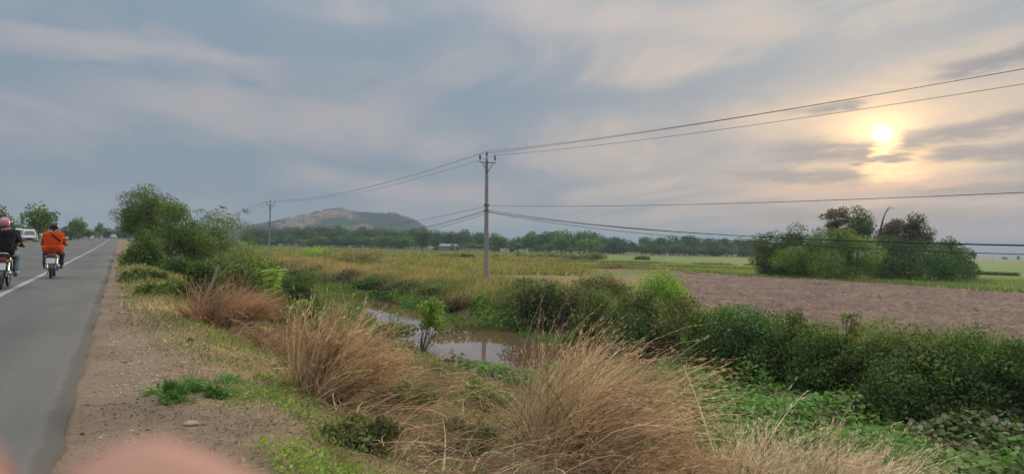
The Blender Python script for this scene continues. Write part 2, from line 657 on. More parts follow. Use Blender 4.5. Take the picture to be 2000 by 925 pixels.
def grid_faces(nx, ny):
    i, j = np.meshgrid(np.arange(nx - 1), np.arange(ny - 1), indexing='ij')
    a = (i * ny + j).ravel()
    return np.stack([a, a + ny, a + ny + 1, a + 1], 1)


DIRT = np.array((0.295, 0.222, 0.162))
OLIVE = np.array((0.20, 0.165, 0.08))
TURF = np.array((0.125, 0.15, 0.045))
STRAWC = np.array((0.33, 0.25, 0.125))
MUD = np.array((0.10, 0.07, 0.05))
PADDY = np.array((0.13, 0.215, 0.045))
STUBBLE = np.array((0.25, 0.185, 0.105))


def lerp(a, b, k):
    return a * (1 - k)[..., None] + b * k[..., None]


def ground_tint(x, y):
    n = vnoise(x, y, 1.1, 21); n2 = vnoise(x, y, 6.0, 22); n3 = vnoise(x, y, 24.0, 23); n4 = vnoise(x, y, 0.4, 24)
    c = np.broadcast_to(DIRT, x.shape + (3,)).copy()
    edge = 0.18 - 0.30 * sstep(6, 14, y) + 0.75 * n + 0.3 * n4
    c = lerp(c, OLIVE * 1.3, sstep(-.2, .5, x - edge))
    c = lerp(c, TURF * 1.15, sstep(1.4, 3.5, x) * sstep(.35, .75, n) * .8)
    c = lerp(c, MUD * 1.4, sstep(6.0, 8.5, x))
    bank = sstep(15.9, 17.6, x)
    gb = lerp(np.broadcast_to(STRAWC * .75, x.shape + (3,)), TURF * 1.1, sstep(.3, .75, n2))
    c = lerp(c, gb, bank)
    fld = lerp(np.broadcast_to(TURF * 1.25, x.shape + (3,)), STRAWC * .9, sstep(.35, .8, n3 * .7 + n2 * .3))
    fld = lerp(fld, np.broadcast_to(PADDY, fld.shape), sstep(62, 65, x) * sstep(.15, .45, n3) * sstep(150, 60, y))
    pad = sstep(0.0, 0.05, x - 0.62 * y + 0) * 0
    c = lerp(c, fld, sstep(24, 30, x))
    Zd = x * SY + y * CYW
    pxl = 1000 + FPX * (x * CYW - y * SY) / np.maximum(Zd, 1)
    wob = 14 * (vnoise(x, y, 20.0, 33) - .5)
    olive = lerp(np.broadcast_to(np.array((.24, .20, .07)), x.shape + (3,)), TURF * 1.2, sstep(.4, .65, vnoise(x, y, 16.0, 34)))
    c = lerp(c, olive, sstep(85, 105, Zd + wob) * sstep(30, 34, x))
    c = lerp(c, np.broadcast_to(STUBBLE, x.shape + (3,)), sstep(100, 112, Zd + wob) * sstep(150, 140, Zd + wob) * sstep(960, 1010, pxl) * sstep(1330, 1280, pxl))
    c = lerp(c, np.broadcast_to(PADDY * 1.12, x.shape + (3,)), sstep(148, 156, Zd + wob * .5) * sstep(300, 260, Zd) * sstep(1140, 1165, pxl + wob))
    c = lerp(c, np.broadcast_to(np.array((.15, .17, .06)), x.shape + (3,)), sstep(235, 280, Zd) * sstep(1165, 1120, pxl))
    left = sstep(-12.4, -15.5, x)
    c = lerp(c, TURF * .9, left * sstep(.25, .6, n))
    return np.clip(c, 0, 1)


gx = axis((-6000, -200, 400), (-200, -40, 20), (-40, -12, 2), (-12, -0.4, 2.9), (-0.4, 3, 0.12), (3, 17.5, 0.22), (17.5, 30, 0.4), (30, 70, 1.2), (70, 250, 12), (250, 6000, 350))
gy = axis((-1500, -100, 200), (-100, -4, 6), (-4, 2, 0.6), (2, 26, 0.16), (26, 60, 0.5), (60, 160, 1.6), (160, 500, 10), (500, 6000, 250))
X, Y = np.meshgrid(gx, gy, indexing='ij')
Zg = H(X, Y)
V = np.stack([X, Y, Zg], -1).reshape(-1, 3)
g = np_mesh('ground', V, grid_faces(len(gx), len(gy)), GROUND, ground_tint(X, Y).reshape(-1, 3), smooth=True)
tag(g, kind='structure')

# ------------------------------------------------------------------ road
def road_mat():
    mt = bpy.data.materials.new('worn_asphalt')
    mt.use_nodes = True
    t = NT(mt.node_tree)
    b = t.n['Principled BSDF']
    P = t.node('ShaderNodeNewGeometry').outputs['Position']
    x, y, z = t.sep(P)
    n1 = t.noise(t.xyz(t.mul(x, 0.9), t.mul(y, 0.12), 0.0), 1.0, 5.0)
    n2 = t.noise(P, 24.0, 6.0, 0.75)
    n3 = t.noise(P, 90.0, 3.0, 0.7)
    c = t.mix(t.lin(n1, 0.3, 0.7), (0.108, 0.112, 0.11), (0.175, 0.176, 0.168))
    c = t.scale(c, t.add(t.lin(n2, 0.3, 0.7, 0.86, 1.14), t.lin(n3, 0.3, 0.7, -0.2, 0.2)))
    # patched and tracked surface
    trk = t.m('ABSOLUTE', t.sub(t.m('FRACT', t.mul(t.add(x, 2.2), 0.5)), 0.5))
    c = t.scale(c, t.lin(trk, 0.0, 0.5, 0.93, 1.04))
    vor = t.node('ShaderNodeTexVoronoi', feature='DISTANCE_TO_EDGE')
    vor.inputs['Scale'].default_value = 0.55
    t.put(vor.inputs['Vector'], t.vadd(P, t.scale(t.xyz(n2, n1, 0.0), 0.8)))
    crk = t.mul(t.ss(vor.outputs['Distance'], 0.006, 0.02, 1.0, 0.0), t.ss(n1, 0.48, 0.62))
    c = t.mix(t.mul(crk, 0.6), c, (0.04, 0.04, 0.04))
    # crumbling darker rim and dust along the right edge
    wob = t.noise(P, 3.0, 5.0, 0.7)
    ed = t.add(x, t.mul(t.sub(wob, 0.5), 0.16))
    c = t.mix(t.ss(ed, -0.43, -0.37, 0, 0.62), c, (0.055, 0.05, 0.046))
    c = t.mix(t.mul(t.ss(ed, -1.7, -0.5), t.lin(n1, 0.3, 0.7, 0.05, 0.35)), c, (0.27, 0.225, 0.18))
    t.put(b.inputs['Base Color'], c)
    b.inputs['Roughness'].default_value = 0.78
    bn = t.node('ShaderNodeBump'); bn.inputs['Strength'].default_value = 0.5; bn.inputs['Distance'].default_value = 0.008
    t.put(bn.inputs['Height'], t.add(n3, n2)); t.put(b.inputs['Normal'], bn.outputs[0])
    return mt


def line_mat():
    mt = bpy.data.materials.new('worn_road_paint')
    mt.use_nodes = True
    t = NT(mt.node_tree)
    b = t.n['Principled BSDF']
    P = t.node('ShaderNodeNewGeometry').outputs['Position']
    n = t.noise(P, 14.0, 8.0, 0.75); n2 = t.noise(P, 1.2, 3.0)
    k = t.ss(t.add(t.mul(n, 0.7), t.mul(n2, 0.3)), 0.44, 0.62)
    t.put(b.inputs['Base Color'], t.mix(t.mul(k, .8), (0.48, 0.48, 0.46), (0.2, 0.205, 0.2)))
    b.inputs['Roughness'].default_value = 0.7
    return mt


ry = axis((-60, 0, 4), (0, 40, 0.25), (40, 300, 3), (300, 900, 30))
rx = np.array([-11.6, -9.0, -6.0, -3.0, -1.2, -0.5, -0.29])
Xr, Yr = np.meshgrid(rx, ry, indexing='ij')
Xr = Xr.copy()
Xr[-1] += 0.07 * (vnoise(ry, 0, 0.9, 41) - .5) + 0.05 * (vnoise(ry, 0, 0.35, 42) - .5)
Zr = road_z(Yr) + 0.02 - 0.012 * np.abs(Xr + 5.8) / 5.8
Vt = np.stack([Xr, Yr, Zr], -1)
skirt = Vt[-1].copy(); skirt[:, 2] -= 0.12; skirt[:, 0] += 0.02
Vr = np.concatenate([Vt.reshape(-1, 3), skirt])
Fr = grid_faces(len(rx) + 1, len(ry))
road = np_mesh('road', Vr, Fr, road_mat())
tag(road, kind='structure')
lx = np.array([-2.29, -2.14])
Xl, Yl = np.meshgrid(lx, ry, indexing='ij')
Zl = road_z(Yl) + 0.02 - 0.012 * np.abs(Xl + 5.8) / 5.8 + 0.005
ln = np_mesh('road_marking', np.stack([Xl, Yl, Zl], -1).reshape(-1, 3), grid_faces(2, len(ry)), line_mat())
tag(ln, kind='structure')

# ------------------------------------------------------------------ canal water
def water_mat():
    mt = bpy.data.materials.new('muddy_water')
    mt.use_nodes = True
    t = NT(mt.node_tree)
    b = t.n['Principled BSDF']
    P = t.node('ShaderNodeNewGeometry').outputs['Position']
    b.inputs['Base Color'].default_value = (0.20, 0.115, 0.075, 1)
    b.inputs['Roughness'].default_value = 0.02
    b.inputs['IOR'].default_value = 2.0
    bn = t.node('ShaderNodeBump'); bn.inputs['Strength'].default_value = 0.015; bn.inputs['Distance'].default_value = 0.05
    t.put(bn.inputs['Height'], t.noise(P, 2.2, 3.0)); t.put(b.inputs['Normal'], bn.outputs[0])
    return mt


wy = axis((-80, 300, 5))
Xw, Yw = np.meshgrid(np.array([8.0, 12.0, 16.4]), wy, indexing='ij')
wt = np_mesh('canal_water', np.stack([Xw, Yw, np.full(Xw.shape, WATER_Z)], -1).reshape(-1, 3), grid_faces(3, len(wy)), water_mat())
tag(wt, kind='structure')

# ------------------------------------------------------------------ ploughed field
def plough_mat():
    mt = bpy.data.materials.new('ploughed_earth')
    mt.use_nodes = True
    t = NT(mt.node_tree)
    b = t.n['Principled BSDF']
    P = t.node('ShaderNodeNewGeometry').outputs['Position']
    n1 = t.noise(P, 0.5, 6.0, .6); n2 = t.noise(P, 5.0, 6.0, .7)
    c = t.mix(t.lin(n1, .3, .7), (0.175, 0.115, 0.09), (0.31, 0.215, 0.165))
    c = t.scale(c, t.lin(n2, .3, .7, .75, 1.25))
    c = t.mix(t.ss(n2, .62, .74, 0, .4), c, (0.42, 0.36, 0.27))
    t.put(b.inputs['Base Color'], c)
    b.inputs['Roughness'].default_value = 0.95
    bn = t.node('ShaderNodeBump'); bn.inputs['Strength'].default_value = .7; bn.inputs['Distance'].default_value = .06
    t.put(bn.inputs['Height'], n2); t.put(b.inputs['Normal'], bn.outputs[0])
    return mt


fx = axis((21.5, 40, 0.16), (40, 61.6, 0.24))
fy = axis((-6, 45, 0.2), (45, 90, 0.45))
Xf, Yf = np.meshgrid(fx, fy, indexing='ij')
clod = 0.14 * (vnoise(Xf, Yf, 0.62, 51) - .5) + 0.42 * np.clip(vnoise(Xf + Yf * .2, Yf, 0.34, 52) - .45, 0, 1) + 0.07 * (vnoise(Xf, Yf, 2.0, 53) - .5)
clod = clod + np.random.default_rng(58).normal(size=Xf.shape) * .035 + np.random.default_rng(59).choice([0, .1], Xf.shape, p=[.97, .03])
furrow = 0.02 * np.sin((Xf * 0.97 + Yf * 0.22) * 2 * PI / 1.3)
edgek = sstep(0.0, 1.6, Xf - 21.8 - 4.2 * sstep(26, 40, Yf) + .8 * (vnoise(Xf, Yf, 2.5, 54) - .5)) * sstep(61.6, 60.8, Xf + .8 * (vnoise(Yf, Xf, 3.0, 55) - .5)) * sstep(90, 84, Yf + 6 * (vnoise(Xf, Yf, 4.0, 56) - .5)) * sstep(-1.5, 1.5, 1.16 * Xf - Yf + 5 * (vnoise(Xf, Yf, 3.2, 57) - .5))
Zf = H(Xf, Yf) - 0.16 + edgek * (0.24 + clod + furrow)
pf = np_mesh('ploughed_field', np.stack([Xf, Yf, Zf], -1).reshape(-1, 3), grid_faces(len(fx), len(fy)), plough_mat(), smooth=True)
tag(pf, kind='structure')
del X, Y, Zg, Xf, Yf, Zf
#==PART2==
# ------------------------------------------------------------------ foliage builders
def unit(a):
    return a / np.maximum(np.linalg.norm(a, axis=-1, keepdims=True), 1e-9)


def leaf_quads(rng, P, D, L, W, fold=0.12, nrm=None):
    """one pointed leaf per point: base, two shoulders, tip"""
    n = len(P)
    L = np.broadcast_to(L, (n,))[:, None]; W = np.broadcast_to(W, (n,))[:, None]
    S = unit(np.cross(D, rng.normal(size=(n, 3)) if nrm is None else nrm))
    Nn = np.cross(S, D)
    a = P
    m = P + D * L * 0.5
    V = np.stack([a, m + S * W * .5 + Nn * L * fold, P + D * L, m - S * W * .5 + Nn * L * fold], 1).reshape(-1, 3)
    F = (np.arange(n)[:, None] * 4 + np.arange(4)[None]).astype(np.int32)
    return V, F


def pick_tint(rng, n, pal, jit=0.22, w=None):
    pal = np.asarray(pal, float)
    c = pal[rng.choice(len(pal), n, p=w)]
    return np.clip(c * rng.uniform(1 - jit, 1 + jit, (n, 1)) * rng.uniform(.93, 1.07, (n, 3)), 0, .9)


def rep4(T, k=4):
    return np.repeat(T, k, 0)


def clumps_for(rng, w, d, h, z0, m, shape='dome', small=0.30):
    """centres and radii of leaf clumps filling a shrub or crown of the given size"""
    out = []
    for i in range(m):
        u = rng.normal(size=3); u /= np.linalg.norm(u)
        r = rng.uniform(.35, .88)
        if shape == 'dome':
            c = np.array([u[0] * w / 2 * r, u[1] * d / 2 * r, z0 + abs(u[2]) * (h - z0) * .86 * r + .05 * h])
        elif shape == 'ball':
            c = np.array([u[0] * w / 2 * r, u[1] * d / 2 * r, z0 + (h - z0) * (.5 + .5 * u[2] * r)])
        else:                                   # flat spreading top
            c = np.array([u[0] * w / 2 * r, u[1] * d / 2 * r, z0 + (h - z0) * (.45 + .4 * abs(u[2]) * r - .25 * (abs(u[0]) * r) ** 2)])
        s = rng.uniform(.6, 1.25) * small * (w * d * (h - z0)) ** (1 / 3)
        out.append([*c, s * 1.1, s * 1.1, s * .8])
    C = np.array(out)
    # stretch so that the mass really fills the asked width, depth and height
    kx = (w / 2) / max((np.abs(C[:, 0]) + C[:, 3] * .85).max(), 1e-6); ky = (d / 2) / max((np.abs(C[:, 1]) + C[:, 4] * .85).max(), 1e-6)
    kz = (h - z0) / max((C[:, 2] - z0 + C[:, 5] * .85).max(), 1e-6)
    C[:, 0] *= kx; C[:, 1] *= ky; C[:, 2] = z0 + (C[:, 2] - z0) * kz
    return C


def clump_leaves(rng, C, n, L, W, pal, droop=0.0, jit=.34, cj=.18, out=.7, pw=None, stray=.09):
    wgt = (C[:, 3] * C[:, 4]); wgt = wgt / wgt.sum()
    k = rng.choice(len(C), n, p=wgt)
    u = unit(rng.normal(size=(n, 3)))
    r = rng.uniform(.25, 1.0, n) ** .55
    far = rng.random(n) < stray
    r = np.where(far, r * rng.uniform(1.05, 1.6, n), r)
    P = C[k, :3] + u * C[k, 3:6] * r[:, None]
    # leaves lie roughly tangent to their clump, so clumps take light on top and shade below
    q_ = rng.normal(size=(n, 3))
    D = unit(unit(np.cross(u, q_)) + u * .35 * out + rng.normal(size=(n, 3)) * .35 + np.array([0, 0, .1 - droop]))
    V, F = leaf_quads(rng, P, D, L * rng.uniform(.65, 1.3, n), W * rng.uniform(.7, 1.25, n), nrm=u + rng.normal(size=(n, 3)) * .45)
    T = pick_tint(rng, n, pal, jit, pw) * (1 + cj * rng.normal(size=len(C)))[k][:, None].clip(.55, 1.5)
    return V, F, rep4(T)


def limb_mesh(mb, base, tips, r0, rng, bend=.15, n=7):
    for tp in tips:
        a = Vector(base); b = Vector(tp)
        mid = a.lerp(b, .5) + Vector(rng.normal(size=3)) * (b - a).length * bend
        q = a.lerp(mid, .55) ; q2 = mid.lerp(b, .5)
        mb.tube([a, q, mid, q2, b], [r0, r0 * .8, r0 * .6, r0 * .42, r0 * .2], n)
    return mb


DARKG = [(.040, .072, .020), (.056, .092, .024), (.074, .110, .028), (.044, .076, .030)]
MIDG = [(.060, .100, .024), (.082, .125, .030), (.105, .145, .035), (.052, .090, .028)]
OLIVEG = [(.085, .115, .035), (.110, .130, .045), (.070, .100, .035), (.13, .14, .06)]
LIGHTG = [(.115, .185, .040), (.14, .215, .045), (.095, .16, .040)]
LIME = [(.17, .25, .045), (.21, .28, .05), (.13, .22, .04)]
BROWNISH = [(.16, .11, .07), (.20, .145, .085), (.12, .09, .06), (.10, .11, .045)]
TEALG = [(.034, .074, .036), (.046, .090, .038), (.060, .105, .042)]
STRAWP = [(.56, .415, .265), (.66, .505, .335), (.47, .335, .205), (.36, .25, .155)]
PALESTRAW = [(.60, .49, .36), (.66, .55, .41), (.52, .41, .29)]
REDSTRAW = [(.40, .245, .15), (.47, .31, .19), (.33, .20, .13), (.28, .185, .125)]


def tree(label, cat, loc, h, w, trunk_h, pal, n, L, seed, group=None, d=None, shape='ball', z0=None, m=22, r0=None, name='tree', W=None, droop=.1, lean=0.0, small=.26, rz=0.0, pw=None, cj=.18):
    rng = np.random.default_rng(seed)
    d = d or w
    z0 = trunk_h * .8 if z0 is None else z0
    root = empty(name, loc, rz)
    tag(root, label, cat, group)
    C = clumps_for(rng, w, d, h, z0, m, shape, small)
    C[:, 0] += lean * C[:, 2]
    top = (lean * trunk_h, 0, trunk_h)
    r0 = r0 or h * .022
    mb = MB().tube([(0, 0, -.4), (lean * trunk_h * .3, .02 * h * .2, trunk_h * .45), top], [r0 * 1.25, r0, r0 * .8], 9)
    limb_mesh(mb, top, C[np.argsort(-C[:, 2])][::2, :3][:12], r0 * .62, rng)
    mb.build('trunk', BARK, root)
    V, F, T = clump_leaves(rng, C, int(n * 1.1), L, W or L * .5, pal, droop, pw=pw, cj=cj, stray=.03)
    np_mesh('crown', V, F, FOLIAGE, T, root)
    return root


def shrub(label, loc, w, h, pal, n, L, seed, d=None, group=None, name='shrub', cat='shrub', m=44, W=None, small=.2, twigs=10, pw=None, z0=0.0, droop=.05, cj=.18):
    rng = np.random.default_rng(seed)
    d = d or w * .8
    root = empty(name, loc, 0)
    tag(root, label, cat, group)
    C = clumps_for(rng, w, d, h, z0, m, 'dome', small)
    tips = C[rng.choice(len(C), min(twigs, len(C)), replace=False), :3] * np.array([1, 1, 1.05])
    mb = MB()
    for tp in tips:
        b0 = (rng.normal() * w * .05, rng.normal() * d * .05, -.2)
        limb_mesh(mb, b0, [tp], .012 + .008 * h, rng, .12, 5)
    mb.build('stem', BARK, root)
    V, F, T = clump_leaves(rng, C, n, L, W or L * .55, pal, droop, pw=pw, cj=cj)
    V[:, 2] = np.maximum(V[:, 2], -.3)
    np_mesh('foliage', V, F, FOLIAGE, T, root)
    return root


def ribbons(rng, P0, D0, D1, L, W, seg=5, droop=0.0, curl=0.05):
    """curved tapering blades; returns quads"""
    n = len(P0)
    L = np.broadcast_to(L, (n,)); W = np.broadcast_to(W, (n,))
    S = unit(np.cross(D0 + .3 * D1, rng.normal(size=(n, 3))))
    bow = rng.normal(size=(n, 3)) * curl
    Vs = []
    for i in range(seg + 1):
        t = i / seg
        p = P0 + L[:, None] * (D0 * (t - t * t * .5) + D1 * (t * t * .5) + bow * (t * (1 - t)))
        p = p - np.array([0, 0, 1.0]) * (droop * L * t ** 2.5)[:, None]
        wd = W * (1 - .78 * t)
        Vs += [p - S * wd[:, None] * .5, p + S * wd[:, None] * .5]
    V = np.stack(Vs, 1).reshape(-1, 3)
    k = 2 * (seg + 1)
    b = np.arange(n)[:, None] * k
    F = np.concatenate([np.stack([b[:, 0] + 2 * i, b[:, 0] + 2 * i + 1, b[:, 0] + 2 * i + 3, b[:, 0] + 2 * i + 2], 1) for i in range(seg)])
    return V, F, k


def grass_clump(label, loc, n, Lr, wind, spread, base, pal, seed, W=.0095, name='dry_grass_clump', up=1.0, heads=.75, mat=None, group=None, droop=.12, cat='grass clump', side=.35, headL=.05):
    """a tussock of bent stalks with feathery seed heads"""
    rng = np.random.default_rng(seed)
    root = empty(name, loc, 0)
    tag(root, label, cat, group)
    a = rng.uniform(0, 2 * PI, n); r = np.sqrt(rng.random(n))
    wd = np.array([wind[0], wind[1], 0.0])
    # stalks hang together in locks that share a root, a lean and a colour
    nl = max(3, n // 34)
    lock = rng.integers(0, nl, n)
    a = rng.uniform(0, 2 * PI, nl)[lock]; r = np.sqrt(rng.random(nl))[lock]
    P0 = np.stack([np.cos(a) * r * base[0], np.sin(a) * r * base[1], np.full(n, -.05)], 1) + rng.normal(size=(n, 3)) * np.array([.035, .035, 0])
    lf = rng.normal(size=(nl, 3)) * side * 1.45; lf[:, 2] *= .5
    fan = lf[lock] + rng.normal(size=(n, 3)) * side * .26
    rad = np.stack([np.cos(a) * r, np.sin(a) * r, np.zeros(n)], 1)
    stray = rng.random(n) < .12
    fan[stray] += rng.normal(size=(int(stray.sum()), 3)) * .55
    lw = rng.uniform(.45, 1.45, (nl, 1))[lock] * rng.uniform(.85, 1.15, (n, 1))
    D0 = unit(np.array([0, 0, up]) + wd * .35 * lw + rad * spread + fan * .6)
    D1 = unit(np.array([0, 0, .38 * up]) + wd * lw + rad * spread * 1.2 + fan)
    ll = rng.uniform(.72, 1.0, nl)[lock]
    L = (Lr[0] + (Lr[1] - Lr[0]) * rng.random(n) ** .8) * ll * np.where(rng.random(n) < .05, 1.12, 1.0)
    V, F, k = ribbons(rng, P0, D0, D1, L, W * rng.choice([.55, .9, 1.5], n, p=[.45, .4, .15]), 6, droop, .16)
    T = pick_tint(rng, n, pal, .28) * rng.uniform(.6, 1.25, (nl, 1))[lock]
    if name == 'dry_grass_clump':
        gsel = rng.random(n) < .10
        T[gsel] = pick_tint(rng, int(gsel.sum()), OLIVEG, .3)
        L = np.where(rng.random(n) < .16, L * .35, L)
    T = np.clip(T, 0, .75)
    np_mesh('stalks', V, F, mat or STRAW, np.repeat(T, k, 0), root)
    if heads > 0:
        sel = np.where(rng.random(n) < heads)[0]
        Vr = V.reshape(n, k, 3)
        P, D, TT = [], [], []
        for q in range(9):
            t_ = rng.uniform(3.6, 6, len(sel))
            i0 = np.minimum(t_.astype(int), 5); ft = (t_ - i0)[:, None]
            c0 = Vr[sel, 2 * i0]; c1 = Vr[sel, 2 * i0 + 2]
            P.append(c0 * (1 - ft) + c1 * ft)
            D.append(unit(unit(c1 - c0) + rng.normal(size=(len(sel), 3)) * .28))
            TT.append(T[sel] * 1.12)
        P, D, TT = np.concatenate(P), np.concatenate(D), np.concatenate(TT)
        V2, F2 = leaf_quads(rng, P, D, headL * rng.uniform(.6, 1.5, len(P)), headL * .13)
        tag(np_mesh('seed_heads', V2, F2, mat or STRAW, np.clip(rep4(TT), 0, .8), root), kind='stuff')
    return root


def blades(rng, x, y, h, w, lean, pal, tilt=.35, z=None):
    """scattered three-cornered grass blades standing on the terrain"""
    n = len(x)
    z = H(x, y) if z is None else z
    P = np.stack([x, y, z - .03], 1)
    a = rng.uniform(0, 2 * PI, n)
    S = np.stack([np.cos(a), np.sin(a), np.zeros(n)], 1)
    tip = np.stack([lean[0] + rng.normal(size=n) * tilt, lean[1] + rng.normal(size=n) * tilt, np.ones(n)], 1)
    h = np.broadcast_to(h, (n,))[:, None]; w = np.broadcast_to(w, (n,))[:, None]
    V = np.stack([P - S * w * .5, P + S * w * .5, P + tip * h], 1).reshape(-1, 3)
    F = (np.arange(n)[:, None] * 3 + np.arange(3)[None]).astype(np.int32)
    return V, F


def by_noise(rng, x, y, pals, s, seed):
    """palette chosen patch by patch"""
    k = np.clip((vnoise(x, y, s, seed) * 1.5 - .25 + rng.normal(size=len(x)) * .12) * len(pals), 0, len(pals) - 1e-3).astype(int)
    T = np.zeros((len(x), 3))
    for i, p in enumerate(pals):
        q = np.where(k == i)[0]
        if len(q): T[q] = pick_tint(rng, len(q), p, .25)
    return T


def sheet_of_leaves(rng, x, y, z, L, W, pals, s, seed, flat=.5):
    n = len(x)
    P = np.stack([x, y, z], 1)
    D = unit(np.stack([rng.normal(size=n), rng.normal(size=n), np.abs(rng.normal(size=n)) * (1 - flat) + .1], 1))
    V, F = leaf_quads(rng, P, D, L * rng.uniform(.6, 1.35, n), W * rng.uniform(.7, 1.25, n), .08)
    return V, F, rep4(by_noise(rng, x, y, pals, s, seed))


# ------------------------------------------------------------------ hill far behind the wood
def build_hill():
    Zh = 1650.0
    ridge = [(380, 474), (440, 452), (480, 440), (510, 435), (528, 431), (555, 426), (576, 421.5), (597, 418.5), (615, 413.5), (630, 409.5), (642, 406), (660, 405), (673, 407), (690, 412.5), (705, 414), (716, 412), (735, 414), (765, 413.5), (780, 418), (800, 427), (815, 435), (828, 443), (850, 458), (880, 472), (930, 481)]
    rp = np.array([p[0] for p in ridge], float)
    rh = np.array([(hor(p[0]) - p[1]) / FPX * Zh + 1.3 for p in ridge])
    pxs = np.linspace(380, 930, 240)
    hs = np.interp(pxs, rp, rh)
    ts = np.linspace(-1, 1, 70)
    fwd = np.array([SY, CYW]); 
    Vs, Ts = [], []
    for i, (p, hh) in enumerate(zip(pxs, hs)):
        bx, by = at_depth(p, Zh)
        for t_ in ts:
            dd = t_ * 260
            prof = (1 - abs(t_)) ** 1.05 if t_ < 0 else (1 - t_) ** 1.3
            x, y = bx + fwd[0] * dd, by + fwd[1] * dd
            nz = (vnoise(x, y, 60, 61) - .5) * 16 + (vnoise(x, y, 22, 62) - .5) * 6 + (vnoise(x, y, 8, 64) - .5) * 3
            z = hh * prof + nz * min(1, (1 - abs(t_)) * 3) * (min(hh / 30, 1)) * min(1, abs(t_) * 6 + .15)
            Vs.append((x, y, z - 3))
            if i > 0 and False: pass
    Vs = np.array(Vs)
    pp = np.repeat(pxs, len(ts)); tt = np.tile(ts, len(pxs))
    n = vnoise(Vs[:, 0], Vs[:, 1], 42, 63) * .6 + vnoise(Vs[:, 0], Vs[:, 1], 14, 65) * .4
    # bare slopes on the left half and under the summit, scrub elsewhere
    bare = 1.45 * np.exp(-((pp - 612) / 52) ** 2) * sstep(-.78, -.45, tt) + .95 * np.exp(-((pp - 662) / 34) ** 2) * sstep(-.45, -.2, tt) + .85 * np.exp(-((pp - 725) / 30) ** 2) * np.exp(-((tt + .55) / .2) ** 2)
    k = sstep(.36, .56, bare * .75 + (n - .5) * 1.3)
    scrub = lerp(np.broadcast_to(np.array((.045, .065, .04)), Vs.shape), np.broadcast_to(np.array((.10, .09, .06)), Vs.shape), sstep(.4, .7, n))
    T = lerp(scrub, np.broadcast_to(np.array((.30, .195, .13)), Vs.shape), k)
    hill = np_mesh('hill', Vs, grid_faces(len(pxs), len(ts)), GROUND, T, smooth=True)
    tag(hill, kind='structure')
    # scrub growing over it
    rng = np.random.default_rng(5)
    keep = np.where((tt < .15) & (tt > -.92) & (rng.random(len(tt)) > k * .9) & (Vs[:, 2] > 8))[0]
    sel = rng.choice(keep, min(len(keep), 4200), replace=False)
    rt = np.where((np.abs(tt) < .02) & (pp > 470) & (pp < 830))[0]
    sel = np.concatenate([sel, rng.choice(rt, 170)])
    P, S = Vs[sel], rng.uniform(1.6, 3.4, len(sel))
    q = 14
    u = unit(rng.normal(size=(len(sel) * q, 3)))
    PP = np.repeat(P, q, 0) + np.repeat(rng.normal(size=(len(sel), 3)) * np.array([4, 4, .3]), q, 0) + u * np.repeat(S, q)[:, None] * np.array([1, 1, .7]) + np.array([0, 0, 1.0])
    V, F = leaf_quads(rng, PP, unit(u + rng.normal(size=u.shape) * .6), 2.3, 1.7)
    T = pick_tint(rng, len(PP), [(.045, .07, .035), (.06, .075, .045), (.05, .06, .04)])
    o = np_mesh('scrub', V, F, FOLIAGE, rep4(T))
    tag(o, kind='stuff')


build_hill()

# ------------------------------------------------------------------ far trees (shared crowns)
def far_variant(seed, pal, w, h, shape='ball', n=1500, L=.75):
    rng = np.random.default_rng(seed)
    C = clumps_for(rng, w, w * .9, h, h * .16, 20, shape, .24)
    V, F, T = clump_leaves(rng, C, n, L, L * .62, pal, .05, cj=.22)
    mb = MB()
    mb.tube([(0, 0, -1), (.1, 0, h * .3), (0, 0, h * .6)], [h * .022, h * .018, h * .01], 5)
    limb_mesh(mb, (0.1, 0, h * .3), C[:7, :3], h * .01, rng, n=4)
    nl = len(V)
    tv = np.array([tuple(v) for v in mb.v])
    quads = [f for f in mb.f if len(f) == 4]
    V = np.concatenate([V, tv]); F = np.concatenate([F, np.array(quads) + nl])
    T = np.concatenate([T, np.full((len(tv), 3), .05)])
    o = np_mesh('far_tree', V, F, FOLIAGE, T)
    return o


FAR = [far_variant(101 + i, p, w, h, s) for i, (p, w, h, s) in enumerate([
    (MIDG, 9, 10, 'ball'), (DARKG, 8, 11, 'ball'), (DARKG, 11, 9, 'dome'), (TEALG, 7, 12, 'ball'), (MIDG, 12, 9.5, 'flat'), (TEALG, 10, 9, 'ball'), (DARKG, 6, 10, 'ball')])]
FAR_USED = [False] * len(FAR)


def far_tree(px, Z, top, label, group, rng, v=None, wf=1.0, cat='tree', sink=0.0):
    x, y = at_depth(px, Z)
    zb = float(H(x, y)) - .2 - sink
    h = (hor(px) - top) / FPX * Z + CAMZ - zb
    v = int(rng.integers(len(FAR))) if v is None else v
    src = FAR[v]
    if not FAR_USED[v]:
        o = src; FAR_USED[v] = True
    else:
        o = src.copy(); col.objects.link(o)
    hh = [10, 11, 9, 12, 9.5, 9, 10][v]
    s = h / hh
    o.location = (x, y, zb)
    o.scale = (s * wf * rng.uniform(.9, 1.15), s * wf * rng.uniform(.9, 1.15), s)
    o.rotation_euler = (0, 0, rng.uniform(0, 6.28))
    tag(o, label, cat, group)
    return o


def wood(rng, px0, px1, step, tops, Z, labels, group, jz=30, jt=5, wf=1.1, vs=None, sink=0):
    px = px0
    while px < px1:
        label = labels if isinstance(labels, str) else [lb_ for lim, lb_ in labels if px < lim][0]
        top = np.interp(px, [t_[0] for t_ in tops], [t_[1] for t_ in tops]) + rng.normal() * jt
        far_tree(px + rng.normal() * step * .2, Z + rng.uniform(-jz, jz), top, label, group, rng, None if vs is None else int(rng.choice(vs)), wf, sink=sink)
        px += step * rng.uniform(.75, 1.25)


